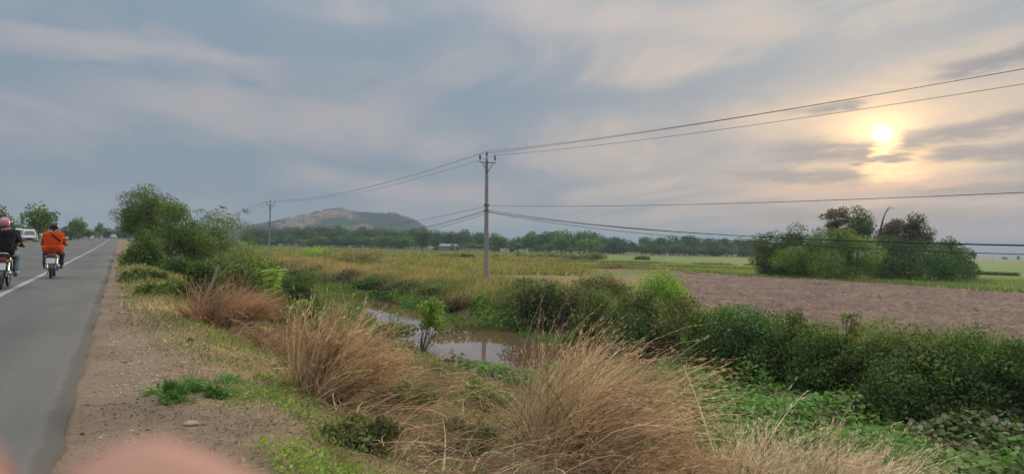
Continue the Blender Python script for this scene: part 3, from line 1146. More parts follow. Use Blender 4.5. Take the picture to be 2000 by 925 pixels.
rng = np.random.default_rng(77)
wood(rng, 486, 840, 9.5, [(480, 452), (520, 447), (580, 443), (650, 446), (740, 446), (800, 449), (840, 452)], 470, [(535, 'hazy wood tree beside the far concrete pole'), (600, 'hazy wood tree below the low near flank of the hill'), (645, 'hazy wood tree below the bare pinkish slope of the hill'), (700, 'hazy wood tree straight below the hill summit'), (760, 'hazy wood tree below the scrubby shoulder past the summit'), (999, 'hazy wood tree below the steep far end of the hill')], 'trees in the wood at the foot of the hill', 22, 3.0, 1.25, [1, 2, 3, 5])
wood(rng, 490, 830, 17, [(490, 462), (830, 462)], 405, [(580, 'lower tree fronting the wood between the far pole and the bare slope'), (660, 'lower tree fronting the wood below the bare slope of the hill'), (745, 'lower tree fronting the wood just past the hill summit'), (999, 'lower tree fronting the wood next to the solitary dark tree')], 'lower trees in front of the wood below the hill', 20, 3.0, 1.4, [0, 2, 4, 5])
wood(rng, 846, 962, 11, [(846, 448), (880, 451), (960, 456)], 440, [(900, 'hazy treeline tree behind the pale gabled houses'), (999, 'hazy treeline tree just before the near concrete pole')], 'far trees between the hill and the pole', 22, 2.5, 1.2, [1, 3, 5, 2])
wood(rng, 964, 1200, 12, [(964, 466), (1000, 464), (1060, 452), (1090, 449), (1130, 450), (1160, 458), (1200, 463)], 400, [(1010, 'dark treeline tree right behind the low white hut'), (1075, 'dark treeline tree behind the tall rounded green tree'), (1130, 'dark treeline tree behind the broad mid-green tree'), (1999, 'dark treeline tree behind the wide pale green spreading tree')], 'far trees behind the white hut', 22, 3.0, 1.2, [1, 2, 3, 5])
wood(rng, 1200, 1500, 12, [(1200, 464), (1250, 463), (1280, 466), (1310, 464), (1360, 463), (1420, 467), (1500, 465)], 420, [(1290, 'dark hazy tree beyond the near end of the bright paddy'), (1390, 'dark hazy tree beyond the middle of the bright paddy'), (1999, 'dark hazy tree beyond the paddy next to the tree clump')], 'far trees beyond the paddy', 25, 3.5, 1.1, [1, 3, 5, 6, 2])
wood(rng, 1195, 1500, 19, [(1195, 476), (1500, 479)], 385, [(1300, 'low hazy bush under the treeline at the near end of the paddy'), (1400, 'low hazy bush under the treeline at mid paddy'), (1999, 'low hazy bush under the treeline near the tree clump')], 'bushes at the foot of the paddy treeline', 12, 2.0, 1.6, [2, 5])
wood(rng, 846, 1195, 22, [(846, 474), (1195, 477)], 372, [(960, 'low green bush under the treeline before the near concrete pole'), (1080, 'low green bush under the treeline around the white hut'), (1999, 'low green bush under the treeline between hut trees and paddy')], 'bushes at the foot of the treeline near the hut', 14, 2.5, 1.6, [0, 4, 2])
wood(rng, 1878, 2040, 17, [(1878, 505), (1950, 503), (1980, 500), (2040, 499)], 800, 'tiny bluish tree on the far horizon past the tree clump', 'tiny trees on the horizon past the clump', 40, 1.6, 1.2, [1, 3, 5])
singles = [
    (826, 330, 446, 'solitary dark tree standing before the far treeline where the hill ends', 1, 1.15),
    (976, 350, 456, 'rounded green tree just to the pole side of the white hut', 0, 1.1),
    (1035, 345, 454, 'tall rounded green tree next to the white hut', 0, 1.0),
    (1098, 338, 458, 'broad mid-green tree in the middle of the far treeline', 0, 1.3),
    (1152, 330, 464, 'wide pale green spreading tree before the middle of the treeline', 4, 1.6),
]
for px, Z, top, lb, v, wf in singles:
    far_tree(px, Z, top, lb, None, rng, v, wf)
# trees along the left verge and at the end of the road
for px, Z, top, lb, v, wf in [
    (-6, 105, 398, 'dark green tree at the picture edge above the pink helmet', 1, 1.0),
    (76, 128, 399, 'tall bushy green tree behind the parked white van', 0, 1.15),
    (108, 140, 452, 'low brush at the roadside behind the orange rider', 2, 1.6),
    (136, 150, 440, 'low bush joining the roadside brush to the medium tree', 2, 1.3),
    (153, 165, 424, 'medium green roadside tree beyond the orange rider', 0, 1.0),
    (173, 175, 446, 'low bush beside the parked dark motorcycle', 4, 1.4),
    (195, 240, 434, 'small grey-green tree behind the oncoming minibus', 3, 1.0),
    (212, 330, 444, 'dark rounded tree where the road runs out of sight', 2, 1.2),
    (232, 330, 442, 'dark wide tree closing the end of the road behind the white car', 2, 1.3),
    (250, 300, 441, 'dark tree at the road end half behind the tall verge tree', 1, 1.2),
    (168, 260, 452, 'distant scrub tree filling the roadside gap before the minibus', 5, 1.3),
    (30, 150, 432, 'low dark tree showing between the two helmets and the tall bushy tree', 5, 1.4),
]:
    far_tree(px, Z, top, lb, None, rng, v, wf)
for o_, u_ in zip(FAR, FAR_USED):
    if not u_: bpy.data.objects.remove(o_)

# ------------------------------------------------------------------ tree clump in the field
def sized(px, Z, top, wpx):
    x, y = at_depth(px, Z)
    zb = float(H(x, y))
    return (x, y, zb - .05), (hor(px) - top) / FPX * Z + CAMZ - zb, wpx / FPX * Z


def clump_tree(px, Z, top, wpx, label, pal, seed, n=11000, L=.26, trunk=.2, **kw):
    loc, h, w = sized(px, Z, top, wpx)
    return tree(label, 'tree', loc, h, w, h * trunk, pal, n, L, seed, **kw)


clump_tree(1522, 88, 449, 120, 'reddish-tipped dark tree at the pole side of the field clump', [DARKG[0], DARKG[1], (.09, .065, .035), OLIVEG[0]], 201, z0=.2, shape='dome', m=60, small=.15)
clump_tree(1572, 87, 433, 165, 'dark green domed tree rising behind the light front tree of the clump', [*DARKG, MIDG[0], (.05, .065, .03)], 202, z0=.3, shape='dome', m=70, small=.14)
clump_tree(1638, 79, 439, 178, 'light green rounded tree at the front of the field clump', [MIDG[1], MIDG[2], *OLIVEG[:2], LIGHTG[2]], 203, n=24000, L=.22, trunk=.2, z0=.25, shape='dome', m=80, small=.135)
clump_tree(1545, 81, 478, 80, 'small pale green tree tucked into the front of the clump', [*LIGHTG, MIDG[1]], 204, n=4000, L=.22, z0=.2, m=20)
clump_tree(1634, 97, 404, 58, 'open-branched brownish tree sticking out of the top of the clump', [(.08, .06, .05), (.10, .07, .05), (.06, .07, .04)], 205, n=1900, L=.3, trunk=.72, z0=5.3, m=16, shape='ball', small=.17, r0=.17)
clump_tree(1676, 100, 400, 66, 'rounded grey-green treetop beside the open-branched tree of the clump', [(.07, .085, .05), (.085, .095, .06), DARKG[2]], 206, n=4200, L=.3, trunk=.6, z0=3.6, m=20, shape='ball', small=.22)
clump_tree(1752, 97, 425, 95, 'tall reddish-brown leaved tree at the back of the clump', [(.095, .065, .05), (.11, .075, .055), (.06, .06, .04), (.08, .075, .05)], 207, n=6500, L=.3, trunk=.4, z0=2.0, m=42, shape='ball', small=.15)
clump_tree(1797, 95, 415, 60, 'tall greyish tree with a tufted top at the back of the clump', [(.085, .075, .06), (.075, .08, .05), (.10, .08, .06)], 208, n=4200, L=.3, trunk=.5, z0=2.6, m=20, shape='ball', small=.21)
clump_tree(1778, 85, 456, 225, 'wide dark green tree filling the far half of the field clump', [*DARKG, *TEALG], 209, n=16000, L=.25, z0=.2, shape='dome', m=80, small=.135)
clump_tree(1850, 87, 460, 95, 'dark green tree at the far end of the field clump', [*DARKG, MIDG[0]], 210, n=7000, L=.25, z0=.2, shape='dome', m=45, small=.15)
clump_tree(1888, 93, 485, 44, 'small blue-green tree trailing off the far end of the clump', TEALG, 211, n=2400, L=.28, z0=.2, m=14)
loc, h, w = sized(1712, 92, 402, 10)
root = empty('dead_tree', loc)
tag(root, 'bare leaning dead trunk with a hooked tip above the clump', 'dead tree')
fx_ = np.array([CYW, -SY])
def sidew(s): return fx_[0] * s, fx_[1] * s
hk = [(0, 0, -.3), (*sidew(.1), h * .4), (*sidew(.35), h * .62), (*sidew(.8), h * .82), (*sidew(1.2), h * .93), (*sidew(1.75), h * .985), (*sidew(2.3), h * .97)]
MB().tube(hk, [.17, .15, .13, .09, .06, .04, .02], 8).build('trunk', BARK, root)
MB().tube([hk[4], (*sidew(1.5), h * 1.0), (*sidew(1.9), h * 1.005)], [.04, .03, .012], 6).build('branch', BARK, root)

# ------------------------------------------------------------------ far bank hedge along the canal
def hedge(px, top, wpx, x0, label, pal, seed, n, L, dep=1.0, name='shrub', cat='shrub', zbase=None, **kw):
    x, y, Z = at_x(px, x0)
    zb = float(H(x, y)) if zbase is None else zbase
    if x0 < 17.6: zb = min(zb, WATER_Z + .15)
    h = (hor(px) - top) / FPX * Z + CAMZ - zb
    w = wpx / FPX * Z
    kw.setdefault('cj', .28)
    return shrub(label, (x, y, zb), w, h, pal, int(n * .82), L * 1.22, seed, d=w * dep, name=name, cat=cat, **kw)


GREY = [(.075, .062, .048), (.10, .08, .06), (.05, .06, .035), (.045, .055, .03)]
hedge(1062, 546, 152, 15.80, 'dark bush with dead grey tangles on the far canal bank next to the pole reflection', [*DARKG, *GREY], 301, 9000, .11)
hedge(1118, 556, 85, 16.10, 'grey-brown withered bush between the dark tangled bush and the first green one', GREY, 302, 4500, .10, twigs=26)
hedge(1188, 566, 146, 15.60, 'rounded green bush behind the feather tips of the tallest dry grass', [*MIDG, DARKG[1]], 303, 9000, .095)
hedge(1262, 560, 110, 16.20, 'olive bush in front of the bright yellow-green mound', [*OLIVEG, MIDG[0]], 304, 7000, .09)
hedge(1330, 575, 146, 16.20, 'brownish-olive tangled bush on the bank below the ploughed field corner', [*OLIVEG, *BROWNISH[:2], MIDG[1]], 305, 9500, .085)
hedge(1250, 600, 146, 15.20, 'low dark bush at the water end of the plant-choked canal', DARKG, 306, 7000, .085)
hedge(1395, 590, 146, 15.35, 'dark green bush standing at the start of the hedge of big bushes', [*DARKG, *MIDG], 307, 12000, .08)
hedge(1470, 590, 183, 15.55, 'broad deep green bush halfway along the canal hedge', [*TEALG, *MIDG[:2]], 308, 16000, .075)
hedge(1548, 603, 110, 15.75, 'mid-green bush with olive tips at the dip in the hedge', [*MIDG, *OLIVEG[:2]], 309, 9000, .075)
hedge(1625, 628, 159, 15.45, 'dark bush low in the hedge behind the tall pale stalks', [*DARKG, *MIDG[:2]], 310, 13000, .072)
hedge(1668, 608, 78, 16.05, 'thin upright sprig sticking up out of the hedge', [*OLIVEG, BROWNISH[0]], 311, 2200, .08, m=22, small=.16)
hedge(1715, 620, 159, 15.85, 'olive-green bush with lighter leaves in the second half of the hedge', [*OLIVEG, LIGHTG[2]], 312, 13000, .072)
hedge(1795, 632, 171, 15.65, 'yellow-tinged green bush in the hedge above the white-flecked weeds', [*OLIVEG, (.15, .16, .05), LIGHTG[2]], 313, 14000, .07)
hedge(1770, 690, 207, 14.75, 'deep green bush bulging over the canal under the yellow-tinged one', [*DARKG, MIDG[0]], 314, 13000, .07)
hedge(1880, 628, 159, 16.05, 'bright fresh green bush near the end of the hedge', [*MIDG, LIGHTG[2], TEALG[2]], 315, 13000, .07)
hedge(1900, 690, 183, 15.05, 'dark green bush above the bright grass at the canal corner', DARKG, 316, 12000, .07)
hedge(1968, 652, 134, 15.65, 'last green bush of the hedge cut by the picture edge', [*DARKG, MIDG[0]], 317, 10000, .07)
hedge(2040, 665, 146, 15.35, 'dark bush past the last one of the hedge and mostly out of view', DARKG, 318, 8000, .07)
# mounds and shrubs of the far bank to the left
hedge(905, 575, 110, 15.90, 'brown-tinged bank bush just behind the green sapling', [*BROWNISH, OLIVEG[0]], 321, 5000, .11)
hedge(945, 572, 56, 15.80, 'small fresh green tuft bush below the foot of the concrete pole', [*LIGHTG, MIDG[1]], 322, 2600, .11)
hedge(985, 588, 85, 15.60, 'low green bush at the far water edge beside the pole reflection', [*MIDG, OLIVEG[0]], 323, 3800, .10)
hedge(790, 545, 134, 16.00, 'wide dark bush hanging over the far bank above the green water weeds', [*DARKG, *GREY[:2]], 324, 6500, .13)
hedge(735, 540, 92, 15.90, 'dark green bush at the bend of the far bank', [*DARKG, MIDG[0]], 325, 4500, .14)
hedge(690, 527, 116, 16.40, 'purplish-brown withered bush on the far bank', [*GREY, BROWNISH[2]], 326, 5000, .15, twigs=18)
hedge(618, 520, 122, 16.60, 'dark undergrowth bush beneath the yellow-green crest of the far bank', [*DARKG, *GREY[:1]], 327, 5000, .17)
hedge(560, 512, 110, 17.10, 'dark bush on the far bank seen past the light green broadleaf plant', DARKG, 328, 4500, .18)
hedge(845, 556, 73, 16.00, 'olive bush between the wide dark bush and the sapling top', [*OLIVEG, MIDG[0]], 329, 3500, .12)
hedge(862, 575, 85, 15.40, 'pale brown dead bush leaning down to the far water edge', BROWNISH, 330, 3500, .11, twigs=20)
hedge(1290, 522, 128, 21.50, 'bright yellow-green leafy mound on the bank before the ploughed field', [*LIME, LIGHTG[1]], 331, 8500, .09, cj=.1)
hedge(1175, 528, 134, 21.00, 'olive-brown low mound of growth beside the bright mound', [*OLIVEG, *BROWNISH[:2]], 332, 5500, .11)
hedge(1040, 538, 122, 19.50, 'mixed green and straw bush on the bank right behind the dark tangled bush', [*OLIVEG, MIDG[0], BROWNISH[1]], 333, 5000, .11)
hedge(620, 480, 110, 30.00, 'yellow-green crest of tall growth on the bank skyline below the wood', [*LIME, OLIVEG[3]], 334, 4500, .22)
hedge(700, 488, 159, 27.00, 'long straw-coloured mound along the far bank crest', [*BROWNISH[:2], OLIVEG[3], OLIVEG[1]], 335, 5000, .2)
# small shrubs standing in the middle field
for i, (px, Z, top, w, lb, pal) in enumerate([
    (880, 165, 489, 40, 'low olive shrub in the middle field halfway to the pole', OLIVEG),
    (912, 160, 490, 22, 'small dark shrub in the middle field near the white stones', DARKG),
    (968, 170, 494, 22, 'dark low shrub right past the pole in the middle field', MIDG),
    (1030, 190, 487, 60, 'pale grey-green shrub in front of the white hut trees', [(.14, .16, .09), (.11, .14, .07)]),
    (1075, 185, 488, 50, 'broad pale shrub beyond the grey-green one in the middle field', [(.13, .15, .08), (.10, .13, .06)]),
    (1120, 180, 490, 46, 'brown-tipped shrub below the broad mid-green tree', [(.14, .13, .08), (.09, .12, .055)]),
    (1165, 182, 486, 50, 'dense olive shrub at the near corner of the green paddy', OLIVEG),
    (1255, 200, 497, 26, 'small shrub midway along the paddy bund', MIDG),
    (1355, 84, 536, 40, 'low brown tussock on the edge of the ploughed field', BROWNISH),
    (1625, 64, 552, 60, 'reddish-brown tussock on the bund below the light front tree', BROWNISH),
    (1905, 56, 567, 40, 'brown tussock on the bund toward the picture edge', [*BROWNISH, OLIVEG[0]]),
]):
    loc, h, w_ = sized(px, Z, top, w)
    shrub(lb, loc, w_ * 1.35, max(h * .72, .25), [tuple(np.array(p_) * .7 + np.array((.05, .05, .02))) for p_ in pal], 1500, Z * .0022, 360 + i, m=14, twigs=5)

# ------------------------------------------------------------------ near verge, left of the water
def foot(px, py):
    """ground point seen at that place of the view, with its depth"""
    x, y, s = ground_at(px, py)
    return x, y, depth_of(x, y)


def near(px, by, top, wpx, label, pal, seed, n, L, **kw):
    x, y, Z = foot(px, by)
    zb = float(H(x, y))
    n = int(n * 1.25)
    h = (hor(px) - top) / FPX * Z + CAMZ - zb
    return shrub(label, (x, y, zb), wpx / FPX * Z, h, pal, n, L, seed, **kw)


x, y, Z = foot(288, 506)
zb = float(H(x, y)); h = (hor(288) - 362) / FPX * Z + CAMZ - zb
tree('tall feathery green tree at the edge of the road', 'tree', (x, y, zb), h, 128 / FPX * Z, h * .3, [*MIDG, OLIVEG[0], OLIVEG[1]], 17000, .16, 401, z0=.3, m=64, small=.15, W=.07)
x, y, Z = foot(375, 520)
zb = float(H(x, y)); h = (hor(375) - 396) / FPX * Z + CAMZ - zb
# sprays of drooping pinnate leaves against the sky
def feather_tree(loc, h, w, seed):
    rng = np.random.default_rng(seed)
    root = empty('feathery_tree', loc)
    tag(root, 'slender tree with sparse drooping sprays of leaves against the sky', 'tree')
    mb = MB(); P, D = [], []
    for k in range(46):
        a = rng.uniform(0, 2 * PI)
        sd = rng.uniform(-.5, .75)
        tip = Vector((CYW * sd * w + math.cos(a) * .5, -SY * sd * w + math.sin(a) * .5, h * rng.uniform(.68, 1.0) - abs(sd) * .5))
        if k < 16: limb_mesh(mb, (0, 0, h * .3), [tip], .035, rng, .06, 5)
        for q in range(9):
            t_ = q / 9
            out = unit(np.array([CYW * np.sign(sd + .01), -SY * np.sign(sd + .01), -.25]) + rng.normal(size=3) * .25)
            p = np.array(tip) + out * t_ * .62
            for s_ in (-1, 1):
                P.append(p); D.append(unit(out * .7 + np.array([SY * s_, CYW * s_, .15]) * .5 + rng.normal(size=3) * .2))
    mb.tube([(0, 0, -.3), (.05, 0, h * .2), (0, 0, h * .32)], [.09, .07, .05], 7)
    mb.build('trunk', BARK, root)
    P, D = np.array(P), np.array(D)
    V, F = leaf_quads(rng, P, D, .24, .085)
    np_mesh('crown', V, F, FOLIAGE, rep4(pick_tint(rng, len(P), [*DARKG, MIDG[0]])), root)


feather_tree((x, y, zb), h, 125 / FPX * Z, 402)
near(283, 524, 446, 92, 'small rounded shrub right at the asphalt edge below the feathery tree', [*MIDG, TEALG[1], OLIVEG[0]], 403, 7000, .1, name='shrub')
near(345, 526, 388, 150, 'dense green thicket behind the roadside shrub', [*MIDG, OLIVEG[0], DARKG[2]], 404, 12000, .13, m=36)
near(415, 545, 408, 165, 'wide olive-green thicket reaching from the verge toward the canal', [*OLIVEG, *MIDG], 405, 13000, .12, m=40)
near(478, 530, 428, 90, 'darker pointed bush at the canal side of the thicket', [*DARKG, MIDG[1]], 406, 5000, .14)
near(350, 545, 500, 80, 'blue-green bush low in front of the thicket', [*TEALG, MIDG[0]], 407, 5500, .085)
near(455, 585, 470, 150, 'leafy light olive bush above the dry brush', [*OLIVEG, LIGHTG[2]], 408, 8500, .085)
near(285, 552, 524, 96, 'low yellow-green weeds at the foot of the roadside shrub', [*OLIVEG, LIGHTG[0]], 409, 4000, .075, name='weed_patch', cat='weeds', m=40, small=.13)
near(345, 582, 545, 150, 'low lush green weeds beside the bare leaning stick', [*MIDG, LIGHTG[2], OLIVEG[1]], 410, 5500, .07, name='weed_patch', cat='weeds', m=55, small=.11)
near(395, 598, 508, 80, 'dark green bush behind the bare leaning stick', DARKG, 411, 5000, .075)
near(578, 606, 525, 100, 'dark green bush overhanging the near canal bank', [*MIDG, *DARKG], 412, 9000, .095)
near(590, 665, 585, 80, 'leafy green creeper bush behind the upright dry grass', [*LIGHTG, *MIDG], 413, 5500, .07)
near(505, 578, 474, 100, 'light green leafy bush between the broadleaf plants and the thicket', [*LIGHTG, *OLIVEG], 415, 6500, .08)
near(548, 640, 560, 90, 'trailing green weeds beside the collapsed dry brush', [*MIDG, LIGHTG[2]], 414, 6000, .065, name='weed_patch', cat='weeds')
# light green plant with long drooping leaves
def broadleaf(label, loc, h, w, n, L, W, pal, seed, name='broadleaf_plant', droop=.5, cat='plant', stems=5):
    rng = np.random.default_rng(seed)
    root = empty(name, loc)
    tag(root, label, cat)
    mb = MB(); P, D = [], []
    for k in range(stems):
        tip = Vector((rng.normal() * w * .3, rng.normal() * w * .3, h * rng.uniform(.7, 1)))
        b = Vector((rng.normal() * .05, rng.normal() * .05, -.1))
        mid = b.lerp(tip, .5) + Vector((rng.normal() * .06, rng.normal() * .06, 0))
        mb.tube([b, mid, tip], [.016, .012, .006], 6)
        for q in range(max(3, n // stems)):
            t_ = rng.uniform(.3, 1)
            p = b.lerp(mid, t_ * 2) if t_ < .5 else mid.lerp(tip, t_ * 2 - 1)
            a = rng.uniform(0, 6.28)
            P.append(np.array(p)); D.append(unit(np.array([math.cos(a), math.sin(a), .5 * rng.random()])))
    mb.build('stem', pmat('green_stem', (.09, .10, .04), .7), root)
    P, D = np.array(P), np.array(D)
    Lr = L * rng.uniform(.6, 1.25, len(P))
    V, F, k = ribbons(rng, P, D, unit(D * .8 + np.array([0, 0, -.3])), Lr, W, 3, droop * .35, .02)
    # leaf outline: narrow at both ends
    Vv = V.reshape(len(P), 4, 2, 3); c = Vv.mean(2, keepdims=True)
    Vv = c + (Vv - c) * np.array([.35, 1.35, 2.0, .5]).reshape(1, 4, 1, 1)
    np_mesh('leaves', Vv.reshape(-1, 3), F, FOLIAGE, np.repeat(pick_tint(rng, len(P), pal, .2), k, 0), root)
    return root


for px, by, top, lb, sd in [(490, 590, 489, 'tall light green plant with long drooping leaves behind the dry brush', 421), (518, 604, 503, 'shorter light green drooping-leaved plant on the canal side of the taller one', 422)]:
    x, y, Z = foot(px, by); zb = float(H(x, y))
    broadleaf(lb, (x, y, zb), (hor(px) - top) / FPX * Z + CAMZ - zb, .8, 130, .34, .07, [*LIME, LIGHTG[1]], sd, stems=9)
x, y, Z = at_x(838, 8.3); zb = float(H(x, y))
rngs = np.random.default_rng(431)
saph = (hor(838) - 582) / FPX * Z + CAMZ - zb
root = empty('sapling', (x, y, zb)); tag(root, 'leafy bright green sapling leaning over the open water', 'sapling')
tops_ = [(rngs.normal() * .25 + .18, rngs.normal() * .3 - .1, saph * rngs.uniform(.45, .95)) for k in range(14)]
limb_mesh(MB(), (-.15, .1, -.1), tops_, .015, rngs, .08, 6).build('stem', BARK, root)
Cs = np.array([[*p, .2, .2, .17] for p in tops_])
V, F, T = clump_leaves(rngs, Cs, 900, .13, .065, [*LIGHTG, LIME[0], MIDG[2]], .1)
np_mesh('leaves', V, F, FOLIAGE, T, root)
x, y, Z = at_x(760, 8.2); zb = float(H(x, y))
broadleaf('yellow-green seedling standing at the water between dry grass and sapling', (x, y, zb), (hor(760) - 606) / FPX * Z + CAMZ - zb, .7, 150, .16, .04, [*LIGHTG, OLIVEG[3]], 432, 'seedling', .2, stems=7)
x, y, Z = at_x(898, 8.35); zb = float(H(x, y))
broadleaf('tiny dark green seedling silhouetted against the water', (x, y, zb), (hor(898) - 682) / FPX * Z + CAMZ - zb, .3, 60, .13, .04, [*DARKG, MIDG[0]], 433, 'seedling', .2, stems=6)

# dry grass
WIND = (CYW, -SY)                                     # towards the picture's right
def gl(px, x0):
    x, y, Z = at_x(px, x0) if x0 < 20 else foot(px, x0)
    return (x, y, float(H(x, y)) - .02)


grass_clump('tall upright golden dry grass clump between the verge and the water', gl(622, 770), 700, (.8, 1.5), (WIND[0] * .32, WIND[1] * .32), .05, (.26, .26), STRAWP, 501, side=.10)
grass_clump('dry grass plume swept sideways toward the water from the upright clump', gl(632, 780), 900, (.7, 1.3), (WIND[0] * 1.25, WIND[1] * 1.25), .08, (.28, .3), [*STRAWP, *REDSTRAW[:2]], 502, side=.17, droop=.12)
grass_clump('huge golden dry grass clump leaning over the choked canal', gl(1105, 4.1), 2400, (.95, 2.3), (WIND[0] * 1.0, WIND[1] * 1.0), .2, (.52, .6), STRAWP, 503, side=.28)
grass_clump('upright golden dry grass rising at the water side of the huge clump', gl(1108, 4.9), 1250, (1.0, 2.2), (WIND[0] * .45, WIND[1] * .45), .10, (.5, .5), STRAWP, 504, side=.12)
grass_clump('dense drooping dry grass at the base of the huge clump', gl(1195, 4.1), 2100, (.6, 1.35), (WIND[0] * .95, WIND[1] * .95), .3, (.55, .55), [*STRAWP, *REDSTRAW[:2]], 505, side=.35, droop=.25)
grass_clump('pale bleached dry grass clump at the bottom of the view', gl(1510, 5.3), 2600, (.7, 1.6), (WIND[0] * .55, WIND[1] * .55), .25, (.45, .45), PALESTRAW, 506, side=.25, W=.006)
grass_clump('second bleached grass clump bending toward the white-flecked weeds', gl(1625, 5.6), 2600, (.7, 1.65), (WIND[0] * .6, WIND[1] * .6), .24, (.45, .45), PALESTRAW, 507, side=.25, W=.006)
grass_clump('few tall pale stalks standing before the round-leaved water plants', gl(1448, 5.4), 11, (1.55, 2.1), (WIND[0] * .12, WIND[1] * .12), .6, (.06, .06), PALESTRAW, 508, W=.02, up=2.4, droop=.03, name='grass_stalks', heads=1.0, headL=.07, side=.6)
grass_clump('thin leaning stalks with pale tips above the second bleached clump', gl(1618, 5.8), 12, (1.4, 2.0), (WIND[0] * .4, WIND[1] * .4), .6, (.1, .1), PALESTRAW, 509, W=.016, up=2.0, droop=.04, name='grass_stalks', heads=1.0, headL=.06, side=.6)
grass_clump('sparse pale stalks between the huge clump and the bleached one', gl(1340, 5.0), 60, (.5, 1.1), (WIND[0] * .2, WIND[1] * .2), .6, (.3, .3), PALESTRAW, 510, W=.012, up=1.5, name='grass_stalks', heads=.6, side=.3)
grass_clump('collapsed reddish dry brush beside the bare leaning stick', gl(432, 640), 1500, (.7, 1.55), (WIND[0] * 1.05, WIND[1] * 1.05), .3, (.35, .5), REDSTRAW, 511, W=.015, side=.4, droop=.1, heads=.15, name='dry_brush', cat='brush')
grass_clump('matted grey-brown dry brush lying below the reddish one', gl(520, 682), 1500, (.6, 1.3), (WIND[0] * .5, WIND[1] * .5), .6, (.6, .6), [*REDSTRAW, (.26, .19, .14)], 512, W=.011, side=.6, droop=.35, heads=.1, name='dry_brush', cat='brush', up=.6)
grass_clump('bright green fine-leaved weed clump on the edge of the bare dirt', gl(382, 765), 900, (.12, .34), (0, 0), .9, (.3, .34), [(.055, .13, .035), (.075, .16, .04), (.10, .17, .045)], 513, W=.011, side=.7, heads=1.0, headL=.07, mat=FOLIAGE, name='weed_clump', cat='weeds', droop=.3)
grass_clump('small olive grass tuft growing in the bare dirt', gl(352, 808), 300, (.06, .17), (0, 0), 1.1, (.12, .12), [(.16, .16, .08), (.2, .17, .1)], 514, W=.005, side=.7, heads=0, name='grass_tuft', cat='grass tuft', droop=.3)
grass_clump('little reddish withered weed on the stony dirt', gl(457, 872), 90, (.04, .11), (0, 0), .8, (.06, .06), [(.19, .10, .08), (.27, .16, .11)], 515, W=.008, side=.6, heads=.6, name='withered_weed', cat='weeds', headL=.03)
for px_, by_, tp_, wp_, lb_, pal_, sd_ in [
    (925, 800, 735, 120, 'lush green weeds crowding the near edge of the pool beside the huge dry clump', [*LIGHTG, *MIDG], 416),
    (855, 742, 700, 80, 'green weeds on the near bank around the dark husk', [*MIDG, OLIVEG[1]], 417),
    (700, 742, 668, 100, 'olive weeds on the bank just past the swept dry plume', [*OLIVEG, MIDG[0]], 418),
    (780, 800, 740, 120, 'low dark green weeds in the hollow between the dry clumps', [*DARKG, OLIVEG[0]], 419),
    (700, 870, 800, 130, 'straggly olive weeds among the fallen stalks', [*OLIVEG, *BROWNISH[:2]], 420),
    (880, 880, 815, 140, 'greenish brown undergrowth at the foot of the huge dry clump', [*BROWNISH, *OLIVEG, MIDG[0]], 423),
    (1350, 800, 745, 90, 'dull green weeds between the huge dry clump and the water plants', [*OLIVEG, BROWNISH[3]], 424),
]:
    near(px_, by_, tp_ + 8, wp_ * 1.4, lb_, pal_, sd_, 3600, .045, name='weed_patch', cat='weeds', m=30, small=.16)
# bare leaning stick with a broken top
x, y, Z = foot(388, 614); zb = float(H(x, y))
root = empty('bare_stick', (x, y, zb)); tag(root, 'bare pale leaning stick forked at its broken top', 'stick')
hh = (hor(410) - 517) / FPX * Z + CAMZ - zb
pts = [(0, 0, -.1), (CYW * .12, -SY * .12, hh * .35), (CYW * .26, -SY * .26, hh * .7), (CYW * .36, -SY * .36, hh)]
MB().tube(pts, [.035, .028, .024, .015], 7).build('stick_stem', DEADWOOD, root)
MB().tube([pts[2], (CYW * .42, -SY * .42, hh * .85), (CYW * .55, -SY * .55, hh * .98)], [.018, .012, .007], 6).build('branch', DEADWOOD, root)
MB().tube([pts[1], (CYW * .3, -SY * .3, hh * .5), (CYW * .6, -SY * .6, hh * .62)], [.016, .012, .006], 6).build('branch', DEADWOOD, root)

# ------------------------------------------------------------------ ground cover nobody could count
rng = np.random.default_rng(900)
# tangle of fallen stalks between the clumps
def scatter(rng, n, pxr, pyr):
    """random ground points, denser near by, from an area of the ground"""
    raise NotImplementedError
n = 9500
xs = rng.uniform(1.4, 7.4, n); ys = 2.6 + 10.3 * rng.random(n) ** 1.25
keep = vnoise(xs, ys, 1.6, 71) > .2
keep &= (xs > 1.55 + .12 * np.maximum(5.5 - ys, 0))
xs, ys = xs[keep], ys[keep]; n = len(xs)
a = rng.normal(.3, 1.2, n)
D0 = unit(np.stack([np.cos(a), np.sin(a) * .8 - .2, rng.uniform(.05, 1.0, n)], 1))
D1 = unit(D0 * np.array([1, 1, 0]) + rng.normal(size=(n, 3)) * .4 + np.array([WIND[0] * .5, WIND[1] * .5, -.35]))
P0 = np.stack([xs, ys, H(xs, ys) + rng.uniform(-.02, .12, n)], 1)
V, F, k = ribbons(rng, P0, D0, D1, rng.uniform(.3, 1.05, n), rng.choice([.006, .008, .013], n, p=[.5, .35, .15]), 5, .12, .25)
tag(np_mesh('dry_stalk_tangle', V, F, STRAW, np.repeat(pick_tint(rng, n, [*REDSTRAW, STRAWP[1], (.20, .15, .10), (.15, .11, .08), (.13, .12, .06), (.17, .15, .08)], .35), k, 0)), kind='stuff')
